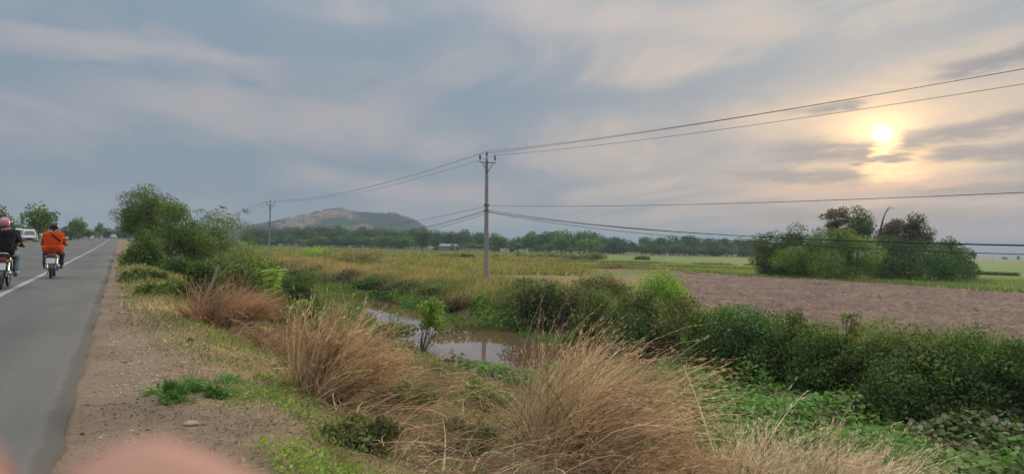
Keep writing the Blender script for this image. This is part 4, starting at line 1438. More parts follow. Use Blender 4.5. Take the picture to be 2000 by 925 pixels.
# low weeds and turf of the near slope
n = 70000
ys = 2.5 + 42 * rng.random(n) ** 2.0
xs = rng.uniform(-.15, 8.6, n)
dens = sstep(.25, 1.1, xs + .45 * sstep(6, 14, ys) + .5 * (vnoise(xs, ys, .8, 72) - .5)) * sstep(.2, .5, vnoise(xs, ys, .9, 73) + .25 * sstep(1.5, 4, xs))
keep = (rng.random(n) < dens) & ~((xs > 7.9) & (ys > 11.5) & (ys < 24))
xs, ys = xs[keep], ys[keep]
sc_ = np.clip(depth_of(xs, ys) / 9, .6, 3)
V, F, T = sheet_of_leaves(rng, xs, ys, H(xs, ys) + rng.uniform(0, .07, len(xs)) * sc_, .042 * sc_, .02 * sc_, [OLIVEG, LIGHTG, BROWNISH, OLIVEG, MIDG, BROWNISH], 1.5, 74, .4)
tag(np_mesh('low_weeds', V, F, FOLIAGE, T), kind='stuff')
n = 110000
ys = 2.5 + 45 * rng.random(n) ** 2.3
xs = rng.uniform(.05, 8.8, n)
keep = rng.random(n) < sstep(.1, 1.2, xs + .5 * sstep(6, 14, ys) + .6 * (vnoise(xs, ys, .7, 75) - .5))
xs, ys = xs[keep], ys[keep]
sc_ = np.clip(depth_of(xs, ys) / 9, .6, 3)
V, F = blades(rng, xs, ys, rng.uniform(.03, .14, len(xs)) * sc_ ** .7, .007 * sc_, (.15, -.05), None, .6)
T = by_noise(rng, xs, ys, [OLIVEG, STRAWP, OLIVEG, BROWNISH, STRAWP, REDSTRAW], 1.2, 76)
tag(np_mesh('verge_grass', V, F, FOLIAGE, np.repeat(T, 3, 0)), kind='stuff')
# bright creeper strip along the brow of the slope
n = 9000
ys = 2.6 + 10 * rng.random(n) ** 1.4
xs = 1.25 + .25 * np.sin(ys * .9) + rng.normal(size=n) * (.16 + .03 * ys)
keep = (vnoise(xs, ys, .5, 77) > .42) & (xs > .8)
xs, ys = xs[keep], ys[keep]
V, F, T = sheet_of_leaves(rng, xs, ys, H(xs, ys) + rng.uniform(0, .07, len(xs)), .035, .022, [LIGHTG, LIME, LIGHTG, OLIVEG], .8, 78, .4)
tag(np_mesh('creeping_weeds', V, F, FOLIAGE, T), kind='stuff')
# small stones and clods on the dirt
n = 3200
ys = 2.3 + 18 * rng.random(n) ** 1.8; xs = rng.uniform(-.25, 1.5, n)
r_ = rng.uniform(.002, .008, n) * (1 + (rng.random(n) < .05) * 1.6)
oct_ = np.array([[1, 0, 0], [-1, 0, 0], [0, 1, 0], [0, -1, 0], [0, 0, 1], [0, 0, -1]], float)
of = np.array([[0, 2, 4], [2, 1, 4], [1, 3, 4], [3, 0, 4], [2, 0, 5], [1, 2, 5], [3, 1, 5], [0, 3, 5]])
Vp = (oct_[None] * rng.uniform(.6, 1.3, (n, 6, 1)) * r_[:, None, None] * np.array([1.2, 1, .65]) + np.stack([xs, ys, H(xs, ys) + r_ * .3], 1)[:, None]).reshape(-1, 3)
Fp = (np.arange(n)[:, None, None] * 6 + of[None]).reshape(-1, 3)
T = np.repeat(pick_tint(rng, n, [(.40, .32, .25), (.5, .44, .37), (.24, .175, .13), (.16, .12, .09), (.30, .2, .15)], .3), 6, 0)
tag(np_mesh('gravel', Vp, Fp, GROUND, T), kind='stuff')
# dead leaves and crumbs of dry litter
n = 6500
ys = 2.4 + 13 * rng.random(n) ** 1.7; xs = rng.uniform(-.1, 2.2, n)
V, F, T = sheet_of_leaves(rng, xs, ys, H(xs, ys) + .006, .03, .012, [BROWNISH, REDSTRAW, PALESTRAW], .9, 79, .93)
tag(np_mesh('leaf_litter', V, F, STRAW, T), kind='stuff')

# round-leaved plants choking the canal
def pads(rng, x, y, z, r, pals, s, seed, tilt=.45):
    n = len(x); m = 6
    nrm = unit(np.stack([rng.normal(size=n) * tilt, rng.normal(size=n) * tilt - .15, np.ones(n)], 1))
    u = unit(np.cross(nrm, rng.normal(size=(n, 3)))); v = np.cross(nrm, u)
    c = np.stack([x, y, z], 1)
    rr = r[:, None]
    rim = [c + (u * math.cos(2 * PI * i / m) + v * math.sin(2 * PI * i / m) * .86) * rr + nrm * rr * .22 for i in range(m)]
    V = np.stack([c] + rim, 1).reshape(-1, 3)
    b = np.arange(n)[:, None] * 7
    F = np.concatenate([np.stack([b[:, 0], b[:, 0] + 1 + i, b[:, 0] + 1 + (i + 1) % m], 1) for i in range(m)])
    return V, F, np.repeat(by_noise(rng, x, y, pals, s, seed), 7, 0)


n = 46000
xs = rng.uniform(7.9, 15.9, n); ys = rng.uniform(-1, 19.5, n)
edge_ = 17.4 - .22 * (xs - 8) + 1.2 * (vnoise(xs, ys, 1.2, 81) - .5) + sstep(13.5, 15.5, xs) * 2
keep = (ys < edge_) & (vnoise(xs, ys, .8, 85) + .25 * rng.random(n) > .34)
xs, ys = xs[keep], ys[keep]
zt = WATER_Z + .03 + (.12 + .75 * np.clip(vnoise(xs, ys, 1.25, 82) - .3, 0, 1)) * rng.random(len(xs)) ** .55 + sstep(9.2, 8, xs) * .15
whitish = [(.20, .18, .145), (.26, .235, .20), (.15, .13, .10), (.10, .12, .06)]
wk = (rng.random(len(xs)) < .26) & ((sstep(12.6, 14.2, xs + 1.4 * (vnoise(xs, ys, 1.0, 84) - .5)) * sstep(14, 11, ys)) > .5)
V, F, T = pads(rng, xs, ys, zt, rng.uniform(.024, .078, len(xs)) * rng.uniform(.7, 1.1, len(xs)), [MIDG, LIGHTG, [(.085, .17, .03), (.11, .20, .035)], [(.08, .19, .03), (.10, .22, .035)], LIGHTG, OLIVEG], 1.4, 83)
nn = np.repeat(wk, 7)
T[nn] = np.repeat(pick_tint(rng, int(wk.sum()), whitish, .25), 7, 0)
tag(np_mesh('water_plants', V, F, PADLEAF, T), kind='stuff')
# bright grass growing in the water
n = 20000
xs = np.concatenate([rng.uniform(13.8, 16.0, n), rng.normal(14.9, .45, n // 2)]); ys = np.concatenate([rng.uniform(22, 52, n), rng.uniform(3, 8.2, n // 2)])
keep = np.where(ys > 20, vnoise(xs, ys, 2.2, 86) > .36 + .22 * sstep(15.6, 13.9, xs), vnoise(xs, ys, .9, 87) > .2)
xs, ys = xs[keep], ys[keep]
V, F = blades(rng, xs, ys, rng.uniform(.12, .42, len(xs)), .028, (0, -.1), None, .5, z=np.maximum(H(xs, ys), WATER_Z))
T = by_noise(rng, xs, ys, [[(.04, .14, .045), (.06, .17, .05)], [(.05, .15, .035), (.07, .12, .04)], MIDG], 1.5, 88)
tag(np_mesh('water_grass', V, F, FOLIAGE, np.repeat(T, 3, 0)), kind='stuff')
# weeds closing the canal beyond the open water
n = 46000
xs = rng.uniform(8.0, 16.2, n); ys = 25 + 92 * rng.random(n) ** 1.7
keep = (vnoise(xs, ys, 3.0, 89) + sstep(38, 48, ys) * .6 + sstep(13.5, 15, xs) * .3 + sstep(9.8, 8.6, xs) * .4 + sstep(26, 30, ys) * .2) > .70
xs, ys = xs[keep], ys[keep]
V, F, T = sheet_of_leaves(rng, xs, ys, WATER_Z + rng.uniform(.02, .5, len(xs)) * (0.4 + vnoise(xs, ys, 2.5, 90)), .17, .08, [MIDG, LIGHTG, MIDG, OLIVEG], 4.0, 91, .3)
tag(np_mesh('canal_weeds', V, F, FOLIAGE, T), kind='stuff')
# rough grass over the far bank
n = 95000
ys = np.concatenate([rng.uniform(2, 60, n // 2), 45 + 130 * rng.random(n // 2) ** 1.3])
xs = 15.7 + 13 * rng.random(n) ** 1.1
keep = (vnoise(xs, ys, 1.1, 92) > .15) & ~((xs > 19.8 + 6 * sstep(26, 40, ys)) & (ys < 42)) & ~((np.abs(xs - 22.6) < 1.6) & (ys > 40) & (ys < 47))
xs, ys = xs[keep], ys[keep]
sc_ = np.clip(depth_of(xs, ys) / 32, .7, 4)
hh_ = rng.uniform(.25, .75, len(xs)) * (.5 + vnoise(xs, ys, 3.0, 93))
V, F = blades(rng, xs, ys, hh_, .03 * sc_, (.2, -.05), None, .4)
T = by_noise(rng, xs, ys, [OLIVEG, [(.20, .19, .06), (.24, .21, .075)], STRAWP[2:], BROWNISH, OLIVEG, [(.30, .23, .12), (.25, .19, .10)]], 3.5, 94)
nearq = rng.random(len(xs)) < sstep(42, 30, ys) * .85
T[nearq] = pick_tint(rng, int(nearq.sum()), [*OLIVEG, *MIDG, (.16, .15, .06)], .3)
T *= np.where(T.max(1) > .35, .72, 1.0)[:, None]
tag(np_mesh('bank_grass', V, F, FOLIAGE, np.repeat(T, 3, 0)), kind='stuff')
# coarse yellowing grass of the open middle field
n = 42000
Zq = 75 + 230 * rng.random(n) ** 1.5; pq = rng.uniform(505, 1180, n)
aq = (pq - 1000) / FPX
xs, ys = Zq * (aq * CYW + SY), Zq * (CYW - aq * SY)
keep = (xs > 27) & (rng.random(n) < sstep(1185, 1060, pq + 60 * (vnoise(xs, ys, 8.0, 101) - .5))) & (vnoise(xs, ys, 7.0, 99) > .2) & ~((xs < 56) & (ys < 1.16 * xs + 3))
xs, ys, Zq = xs[keep], ys[keep], Zq[keep]
V, F = blades(rng, xs, ys, rng.uniform(.25, .8, len(xs)), .0016 * Zq, (.15, 0), None, .5)
T = by_noise(rng, xs, ys, [[(.24, .21, .07), (.20, .19, .06)], OLIVEG, [(.27, .21, .09), (.22, .17, .08)], [(.18, .19, .055)], OLIVEG], 11.0, 100)
tag(np_mesh('meadow_grass', V, F, FOLIAGE, np.repeat(T * .85, 3, 0)), kind='stuff')
# tufts over the fields behind
n = 60000
ys = np.concatenate([rng.uniform(30, 140, n // 2), rng.uniform(20, 100, n // 2)])
xs = np.concatenate([rng.uniform(27, 110, n // 2), rng.uniform(62, 100, n // 2)])
keep = ~((xs > 25.6) & (xs < 62) & (ys < 88))
xs, ys = xs[keep], ys[keep]
sc_ = np.clip(depth_of(xs, ys) / 60, .8, 3)
V, F = blades(rng, xs, ys, rng.uniform(.1, .34, len(xs)), .05 * sc_, (.1, 0), None, .4)
T = by_noise(rng, xs, ys, [LIGHTG, OLIVEG, [(.16, .17, .06)], [(.22, .20, .08)], OLIVEG], 9.0, 96)
tag(np_mesh('field_grass', V, F, FOLIAGE, np.repeat(T, 3, 0)), kind='stuff')
n = 5000
ys = rng.uniform(-5, 120, n); xs = 62.4 + rng.normal(size=n) * .5
V, F = blades(rng, xs, ys, rng.uniform(.12, .4, n), .07, (.1, 0), None, .5)
T = by_noise(rng, xs, ys, [BROWNISH, OLIVEG, BROWNISH, DARKG], 4.0, 97)
tag(np_mesh('bund_grass', V, F, FOLIAGE, np.repeat(T, 3, 0)), kind='stuff')
for seg, hgt, pal in [((1150, 150, 1500, 152), .5, [*DARKG, *BROWNISH]), ((1010, 108, 1330, 100), .45, BROWNISH), ((1160, 128, 1480, 118), .4, [*OLIVEG, *DARKG]), ((1880, 118, 2030, 112), .6, DARKG), ((960, 150, 1160, 150), .5, [*OLIVEG, *BROWNISH])]:
    n = 2600
    u = rng.random(n)
    xa, ya = at_depth(seg[0], seg[1]); xb, yb = at_depth(seg[2], seg[3])
    xs = xa + (xb - xa) * u + rng.normal(size=n) * .5; ys = ya + (yb - ya) * u + rng.normal(size=n) * .5
    keep = vnoise(xs, ys, 5.0, 98) > .28
    xs, ys = xs[keep], ys[keep]
    V, F = blades(rng, xs, ys, hgt * rng.uniform(.4, 1.2, len(xs)), .16, (.1, 0), None, .6)
    tag(np_mesh('bund_grass', V, F, FOLIAGE, np.repeat(pick_tint(rng, len(xs), pal), 3, 0)), kind='stuff')
#==PART3==
# ------------------------------------------------------------------ power line
POLES = [(23.2, 46.1), (21.8, 123.5), (24.6, -31.6), (20.4, 201.0)]
PH = 9.6
HEADS = [(-.93, PH - .30 + .62), (0.0, PH + .52), (.93, PH - .30 + .62)]      # insulator tops, offset along the crossarm


def pole(x, y, label):
    zb = float(H(x, y)) - .1
    hgt = 1.3 + 6.28 - zb
    root = empty('utility_pole', (x, y, zb))
    tag(root, label, 'utility pole', 'concrete poles of the power line')
    rg = lambda s, z: [(-s + .03, -s, z), (s - .03, -s, z), (s, -s + .03, z), (s, s - .03, z), (s - .03, s, z), (-s + .03, s, z), (-s, s - .03, z), (-s, -s + .03, z)]
    MB().loft([rg(.16, -.8), rg(.15, 0), rg(.12, hgt * .5), rg(.088, hgt)]).build('shaft', CONCRETE, root)
    zt = hgt
    MB().box((0, -.13, zt - .30), (1.30, .06, .065), bevel=.01).build('crossarm', STEEL, root)
    for s in (-1, 1):
        MB().tube([(s * .02, -.15, zt - .98), (s * .42, -.15, zt - .36)], .028, 6).build('brace', STEEL, root)
    for ox, oz in ((-.60, zt - .245), (0, zt), (.60, zt - .245)):
        m_ = MB().tube([(ox, -.13 if ox else 0, oz), (ox, -.13 if ox else 0, oz + .2)], .022, 6)
        yy = -.13 if ox else 0
        m_.tube([(ox, yy, oz + .16), (ox, yy, oz + .2), (ox, yy, oz + .24), (ox, yy, oz + .30), (ox, yy, oz + .34), (ox, yy, oz + .40), (ox, yy, oz + .44), (ox, yy, oz + .52)], [.035, .08, .055, .08, .055, .07, .045, .035], 10)
        m_.build('insulator', PORCELAIN, root)
    for zz in (1.3 + 2.95 - zb, 1.3 + 2.55 - zb):
        MB().box((0, 0, zz), (.32, .32, .07), bevel=.01).build('clamp_band', STEEL, root)
    MB().tube([(-.2, 0, 1.3 + 2.92 - zb), (.2, 0, 1.3 + 2.92 - zb)], .05, 8).build('spool_insulator', PORCELAIN, root)
    return zb, hgt


PZs = []
for (x, y), lb in zip(POLES, ['grey concrete power pole with crossarm rising from the canal bank grass', 'far concrete power pole with crossarm standing before the brown hill', 'concrete power pole behind the viewpoint carrying the near wire spans', 'last concrete power pole of the line beyond the verge trees']):
    zb, hgt = pole(x, y, lb)
    PZs.append(zb + hgt)


LEAN = math.tan(R(0.95))


def tilted(i, z):
    """the near pole leans a little along the canal"""
    k = LEAN * (z + 1.5) if i == 0 else 0.0
    return POLES[i][0] - CYW * k, POLES[i][1] + SY * k


for o_ in bpy.data.objects:
    if o_.name == 'utility_pole':
        o_.rotation_euler = Matrix.Rotation(R(-0.95), 4, Vector((SY, CYW, 0))).to_euler()


def wire(label, offs, sags, rad, dx=0.0):
    pts = []
    order = [2, 0, 1, 3]
    for a, b, s in zip(order[:-1], order[1:], sags):
        z0, z1 = PZs[a] + offs, PZs[b] + offs
        x0, y0, x1, y1 = *tilted(a, z0), *tilted(b, z1)
        N = 44
        for i in range(N):
            t_ = i / N
            pts.append((x0 + (x1 - x0) * t_ + dx, y0 + (y1 - y0) * t_ - .06, z0 + (z1 - z0) * t_ - 4 * s * t_ * (1 - t_)))
    x1, y1 = POLES[order[-1]]
    pts.append((x1 + dx, y1 - .06, PZs[order[-1]] + offs))
    o = MB().tube(pts, rad, 6).build('overhead_wire', CABLE)
    tag(o, label, 'power line', 'wires strung between the concrete poles')


wire('overhead wire on the insulator at the road end of the crossarms', .275, (1.03, 1.0, 1.0), .0095, -.60)
wire('topmost overhead wire carried on the pole tips', .52, (1.14, 1.05, 1.0), .0095, 0)
wire('overhead wire on the insulator at the field end of the crossarms', .275, (1.22, 1.0, 1.0), .009, .60)
wire('single thin overhead wire clamped partway down the poles', -3.38, (0.94, 1.4, 1.4), .011, .19)
wire('upper cable of the sagging pair hung below the thin wire', -3.70, (2.25, 2.3, 2.3), .013, .19)
wire('lower cable of the sagging pair hung below the thin wire', -3.86, (2.35, 2.5, 2.4), .013, .19)
wire('slack cable strung on the road side of the pole clamps', -3.78, (2.15, 2.1, 2.3), .014, -.19)

# ------------------------------------------------------------------ small buildings and stones in the fields
def hut(px, Z, w, d, h, label, rz=.3):
    x, y = at_depth(px, Z)
    zb = float(H(x, y))
    root = empty('field_hut', (x, y, zb), rz)
    tag(root, label, 'hut')
    wm = pmat('whitewashed_block', (.62, .60, .57), .85, var=.2, vscale=2)
    m_ = MB()
    m_.box((-w * .39, -d / 2, h / 2), (w * .22, .15, h)); m_.box((w * .2, -d / 2, h / 2), (w * .6, .15, h)); m_.box((-w * .19, -d / 2, h * .9), (w * .18, .15, h * .2))
    m_.box((-w * .5, 0, h / 2), (.15, d - .16, h)); m_.box((w * .5, 0, h / 2), (.15, d - .16, h)); m_.box((0, d / 2, h / 2), (w * .9, .15, h))
    m_.build('wall', wm, root, False)
    MB().box((-w * .19, -d / 2 + .25, h * .4), (w * .18, .05, h * .8)).build('door', pmat('dark_door', (.03, .028, .026), .8), root, False)
    MB().box((w * .22, -d / 2 - .08, h * .58), (w * .16, .04, h * .25)).build('window', GLASSD, root, False)
    MB().box((0, 0, h + .1), (w * 1.12, d * 1.15, .16)).build('roof', pmat('weathered_slab', (.42, .40, .38), .9, var=.2), root, False)


hut(986, 330, 3.1, 2.6, 1.9, 'low white block hut with a dark doorway beyond the pole')
def house(px, Z, w, d, h, label):
    x, y = at_depth(px, Z); zb = float(H(x, y))
    root = empty('house', (x, y, zb), .5)
    tag(root, label, 'house')
    wm = pmat('pale_plaster', (.30, .30, .29), .85, var=.15)
    MB().box((0, 0, h / 2), (w, d, h)).build('wall', wm, root, False)
    rf = pmat('pale_metal_roof', (.30, .31, .33), .6, .1)
    m_ = MB()
    ov, rr = .4, h + w * .28
    for yy0, yy1 in ((-d / 2 - ov, d / 2 + ov),):
        m_._add([(-w / 2 - ov, yy0, h - .1), (0, yy0, rr), (w / 2 + ov, yy0, h - .1), (-w / 2 - ov, yy1, h - .1), (0, yy1, rr), (w / 2 + ov, yy1, h - .1),
                 (-w / 2 - ov, yy0, h - .2), (0, yy0, rr - .12), (w / 2 + ov, yy0, h - .2), (-w / 2 - ov, yy1, h - .2), (0, yy1, rr - .12), (w / 2 + ov, yy1, h - .2)],
                [(0, 1, 4, 3), (1, 2, 5, 4), (6, 9, 10, 7), (7, 10, 11, 8), (0, 6, 7, 1), (1, 7, 8, 2), (3, 4, 10, 9), (4, 5, 11, 10), (0, 3, 9, 6), (2, 8, 11, 5)])
    m_.build('roof', rf, root, False)
    MB()._add([(-w / 2, -d / 2 - .02, h - .12), (w / 2, -d / 2 - .02, h - .12), (0, -d / 2 - .02, rr - .2), (-w / 2, -d / 2 + .1, h - .12), (w / 2, -d / 2 + .1, h - .12), (0, -d / 2 + .1, rr - .2)], [(0, 1, 2), (5, 4, 3), (0, 3, 4, 1), (1, 4, 5, 2), (2, 5, 3, 0)]).build('gable', wm, root, False)
    for k in (-.28, .28):
        MB().box((w * k, -d / 2 - .03, h * .55), (w * .2, .08, h * .35)).build('window', GLASSD, root, False)
    MB().box((0, -d / 2 - .03, h * .36), (w * .16, .09, h * .7)).build('door', pmat('dark_door', (.03, .028, .026), .8), root, False)


house(873, 352, 4.2, 6.0, 2.4, 'pale gabled house half hidden by bushes before the far treeline')
house(888, 362, 3.4, 4.0, 2.5, 'smaller pale gabled house beside the half hidden one')
for px, Z, hh, lb in [(902, 170, .85, 'tall white marker stone in the middle field grass near the pole'), (838, 190, .55, 'white marker stone in the grass past the solitary dark tree'), (799, 185, .6, 'white marker stone in front of the foot of the solitary dark tree')]:
    x, y = at_depth(px, Z); zb = float(H(x, y))
    root = empty('marker_stone', (x, y, zb)); tag(root, lb, 'marker stone', 'white marker stones in the field')
    MB().box((0, 0, hh * .4), (.34, .26, hh * .9), taper=.85, bevel=.03).build('block', WHITEP, root)
    MB().box((0, 0, hh * .9), (.36, .28, .1), bevel=.03).build('cap', WHITEP, root)

# ------------------------------------------------------------------ odd things on the verge
def rock(label, px, x0, r, mat, seed, name='stone', lift=.5, sq=.7):
    x, y, Z = foot(px, x0); zb = float(H(x, y))
    rng = np.random.default_rng(seed)
    m_ = MB().ball((0, 0, 0), (r, r * .8, r * sq), 12, 8, z0=-.98, z1=.98)
    m_.v = [tuple(np.array(v) * (1 + .35 * (vnoise(np.array(v[0] * 3 / r), np.array(v[1] * 3 / r + v[2] * 2 / r), 1.0, seed) - .5))) for v in m_.v]
    o = m_.build(name, mat, None, loc=(x, y, zb + r * sq * lift))
    o.rotation_euler = (0, 0, rng.uniform(0, 6))
    tag(o, label, 'stone')


PALER = pmat('pale_stone', (.46, .38, .30), .9, var=.25, vscale=30, bump=.5)
rock('pale flat stone lying on the bare dirt below the olive tuft', 372, 832, .05, PALER, 1, sq=.45)
rock('pale stone with a dark hollow beside the bright green weeds', 357, 716, .045, PALER, 2)
rock('pale stone at the foot of the upright dry grass clump', 533, 716, .05, PALER, 3)
rock('dark lump of earth on the brow above the bright green weeds', 372, 668, .05, pmat('dark_earth', (.06, .045, .035), .95, bump=.6), 4)
x, y, Z = at_x(873, 7.6); zb = float(H(x, y))
root = empty('husk', (x, y, zb + .12), .4); tag(root, 'split dark brown husk lying on the near bank by the water', 'husk')
hm = pmat('brown_husk', (.045, .022, .016), .7, bump=.7, bscale=40)
for s in (-1, 1):
    MB().ball((s * .09, 0, 0), (.085, .14, .12), 12, 8, rot=(0, s * .35, 0)).build('half_shell', hm, root)

# ------------------------------------------------------------------ motorcycles
TYREM = RUBBER


def wheel_parts(root, y, r, w):
    wh = MB().torus((0, y, r), r - .055, .018, 'X', 28, 6)
    wh.tube([(-.055, y, r), (.055, y, r)], .035, 10)
    for k in range(10):
        a = 2 * PI * k / 10
        wh.tube([(.02 * (-1) ** k, y, r), (0, y + math.cos(a) * (r - .055), r + math.sin(a) * (r - .055))], .005, 4)
    o = wh.build('wheel', ALU, root)
    MB().torus((0, y, r), r - .034, w, 'X', 30, 9).build('tyre', TYREM, o)


def motorcycle(loc, rz, label, body, panel, tailc, group='motorcycles on the road', name='motorcycle', mirrors=True, shield=None):
    root = empty(name, loc, rz)
    tag(root, label, 'motorcycle', group)
    r = .285
    wheel_parts(root, -.62, r, .040); wheel_parts(root, .62, r, .034)
    # tail cowl and centre body
    rg = lambda y, z, wx, hz: [(wx * math.cos(a), y, z + hz * math.sin(a)) for a in np.linspace(0, 2 * PI, 12, endpoint=False)]
    MB().loft([rg(-.80, .735, .05, .03), rg(-.74, .725, .095, .055), rg(-.55, .69, .125, .085), rg(-.25, .64, .125, .10), rg(.0, .56, .10, .11), rg(.12, .50, .08, .11)]).build('tail_cowl', body, root)
    MB().loft([rg(.10, .46, .05, .09), rg(.28, .50, .07, .13), rg(.42, .66, .09, .22), rg(.48, .74, .10, .20), rg(.52, .78, .07, .13)]).build('leg_shield', shield or body, root)
    MB().loft([rg(.36, .98, .05, .04), rg(.42, .97, .13, .075), rg(.52, .95, .115, .075), rg(.56, .93, .05, .04)]).build('handlebar_cowl', body, root)
    MB().loft([rg(-.74, .785, .06, .025), rg(-.62, .785, .125, .04), rg(-.3, .775, .135, .045), rg(-.05, .745, .12, .045), rg(.06, .72, .06, .03)]).build('seat', SEATV, root)
    for s in (-1, 1):
        MB().loft([[(s * .128, -.62, .70), (s * .128, -.62, .63), (s * .14, -.62, .63), (s * .14, -.62, .70)], [(s * .13, -.4, .70), (s * .13, -.4, .56), (s * .145, -.4, .56), (s * .145, -.4, .70)], [(s * .11, -.12, .62), (s * .11, -.12, .48), (s * .13, -.12, .48), (s * .13, -.12, .62)]]).build('side_panel', panel, root)
        MB().tube([(s * .12, -.60, .30), (s * .125, -.52, .62)], [.032, .03], 8).build('shock_absorber', CHROME, root)
        MB().tube([(s * .08, .62, r), (s * .075, .50, .60), (s * .06, .44, .86)], [.028, .026, .024], 8).build('fork', ALU, root)
        MB().tube([(s * .12, -.62, r), (s * .09, -.1, .33)], .022, 6).build('swingarm', BLACKP, root)
        MB().tube([(s * .10, .43, .98), (s * .22, .42, 1.02), (s * .34, .36, 1.01)], .014, 6).build('handlebar', CHROME, root)
        MB().tube([(s * .25, .405, 1.02), (s * .36, .35, 1.01)], .02, 8).build('grip', RUBBER, root)
        if mirrors:
            m_ = MB().tube([(s * .2, .42, 1.03), (s * .25, .44, 1.14), (s * .30, .42, 1.20)], .008, 5)
            st = m_.build('mirror_stem', BLACKP, root)
            MB().ball((s * .32, .41, 1.225), (.065, .018, .045), 12, 6, rot=(0, 0, s * .25)).build('mirror', CHROME, st)
        MB().tube([(s * .08, .0, .29), (s * .25, .0, .29)], .014, 6).build('footrest', RUBBER, root)
        MB().tube([(s * .10, -.33, .36), (s * .24, -.33, .36)], .012, 6).build('footrest', RUBBER, root)
        MB().ball((s * .13, -.765, .67), (.045, .04, .026), 10, 6).build('indicator', AMBER, root)
    MB().ball((0, -.80, .70), (.10, .03, .045), 12, 7).build('tail_light', tailc, root)
    MB().loft([[(-.07, -.80, .66), (.07, -.80, .66), (.07, -.79, .67), (-.07, -.79, .67)], [(-.075, -.87, .46), (.075, -.87, .46), (.075, -.86, .46), (-.075, -.86, .46)], [(-.065, -.90, .33), (.065, -.90, .33), (.065, -.89, .33), (-.065, -.89, .33)]]).build('mudguard', pmat('grey_mudguard', (.20, .20, .20), .6), root)
    MB().box((0, -.872, .545), (.235, .008, .165), (R(-14), 0, 0), bevel=.003).build('licence_plate', PLATE, root)
    arc = [( .62 + .33 * math.cos(a), r + .33 * math.sin(a)) for a in np.linspace(.2, 2.6, 9)]
    MB().loft([[(-.06, p, q), (.06, p, q), (.055, p * 1.0, q + .008), (-.055, p, q + .008)] for p, q in arc]).build('front_mudguard', body, root)
    eng = MB().box((0, .12, .33), (.20, .34, .20), bevel=.03)
    eng.tube([(0, .22, .36), (0, .40, .42)], [.085, .07], 10)
    eng.build('engine', pmat('engine_alloy', (.22, .22, .22), .55, .6), root)
    MB().tube([(.06, .36, .36), (.10, .30, .24), (.13, .05, .20), (.15, -.25, .26), (.165, -.35, .30), (.175, -.80, .41), (.176, -.83, .415)], [.018, .018, .018, .02, .042, .050, .03], 10).build('exhaust', CHROME, root)
    MB().tube([(-.1, .02, .26), (-.14, -.05, .12), (-.17, -.12, .05)], .012, 6).build('side_stand', BLACKP, root)
    MB().ball((0, .56, .955), (.07, .03, .055), 12, 7).build('headlight', pmat('clear_lens', (.7, .72, .74), .1), root)
    return root


# ------------------------------------------------------------------ people
def hand_caps(m_, wrist, s, fwd=(0, 1, -.1)):
    """small gripping hand: palm, four curled fingers, a thumb"""
    w = Vector(wrist); f = Vector(fwd).normalized()
    m_.capsule(w, w + f * .07, .026, .034)
    for k in range(4):
        o = w + f * .085 + Vector((s * (-.03 + .02 * k), 0, 0))
        L = (.030, .034, .032, .026)[k]
        m_.capsule(o, o + Vector((0, L, -.012)), .011, .010, 7)
        m_.capsule(o + Vector((0, L, -.012)), o + Vector((0, L - .008, -.045)), .010, .009, 7)
    m_.capsule(w + f * .03 + Vector((-s * .025, 0, 0)), w + f * .07 + Vector((-s * .055, 0, -.03)), .013, .010, 7)


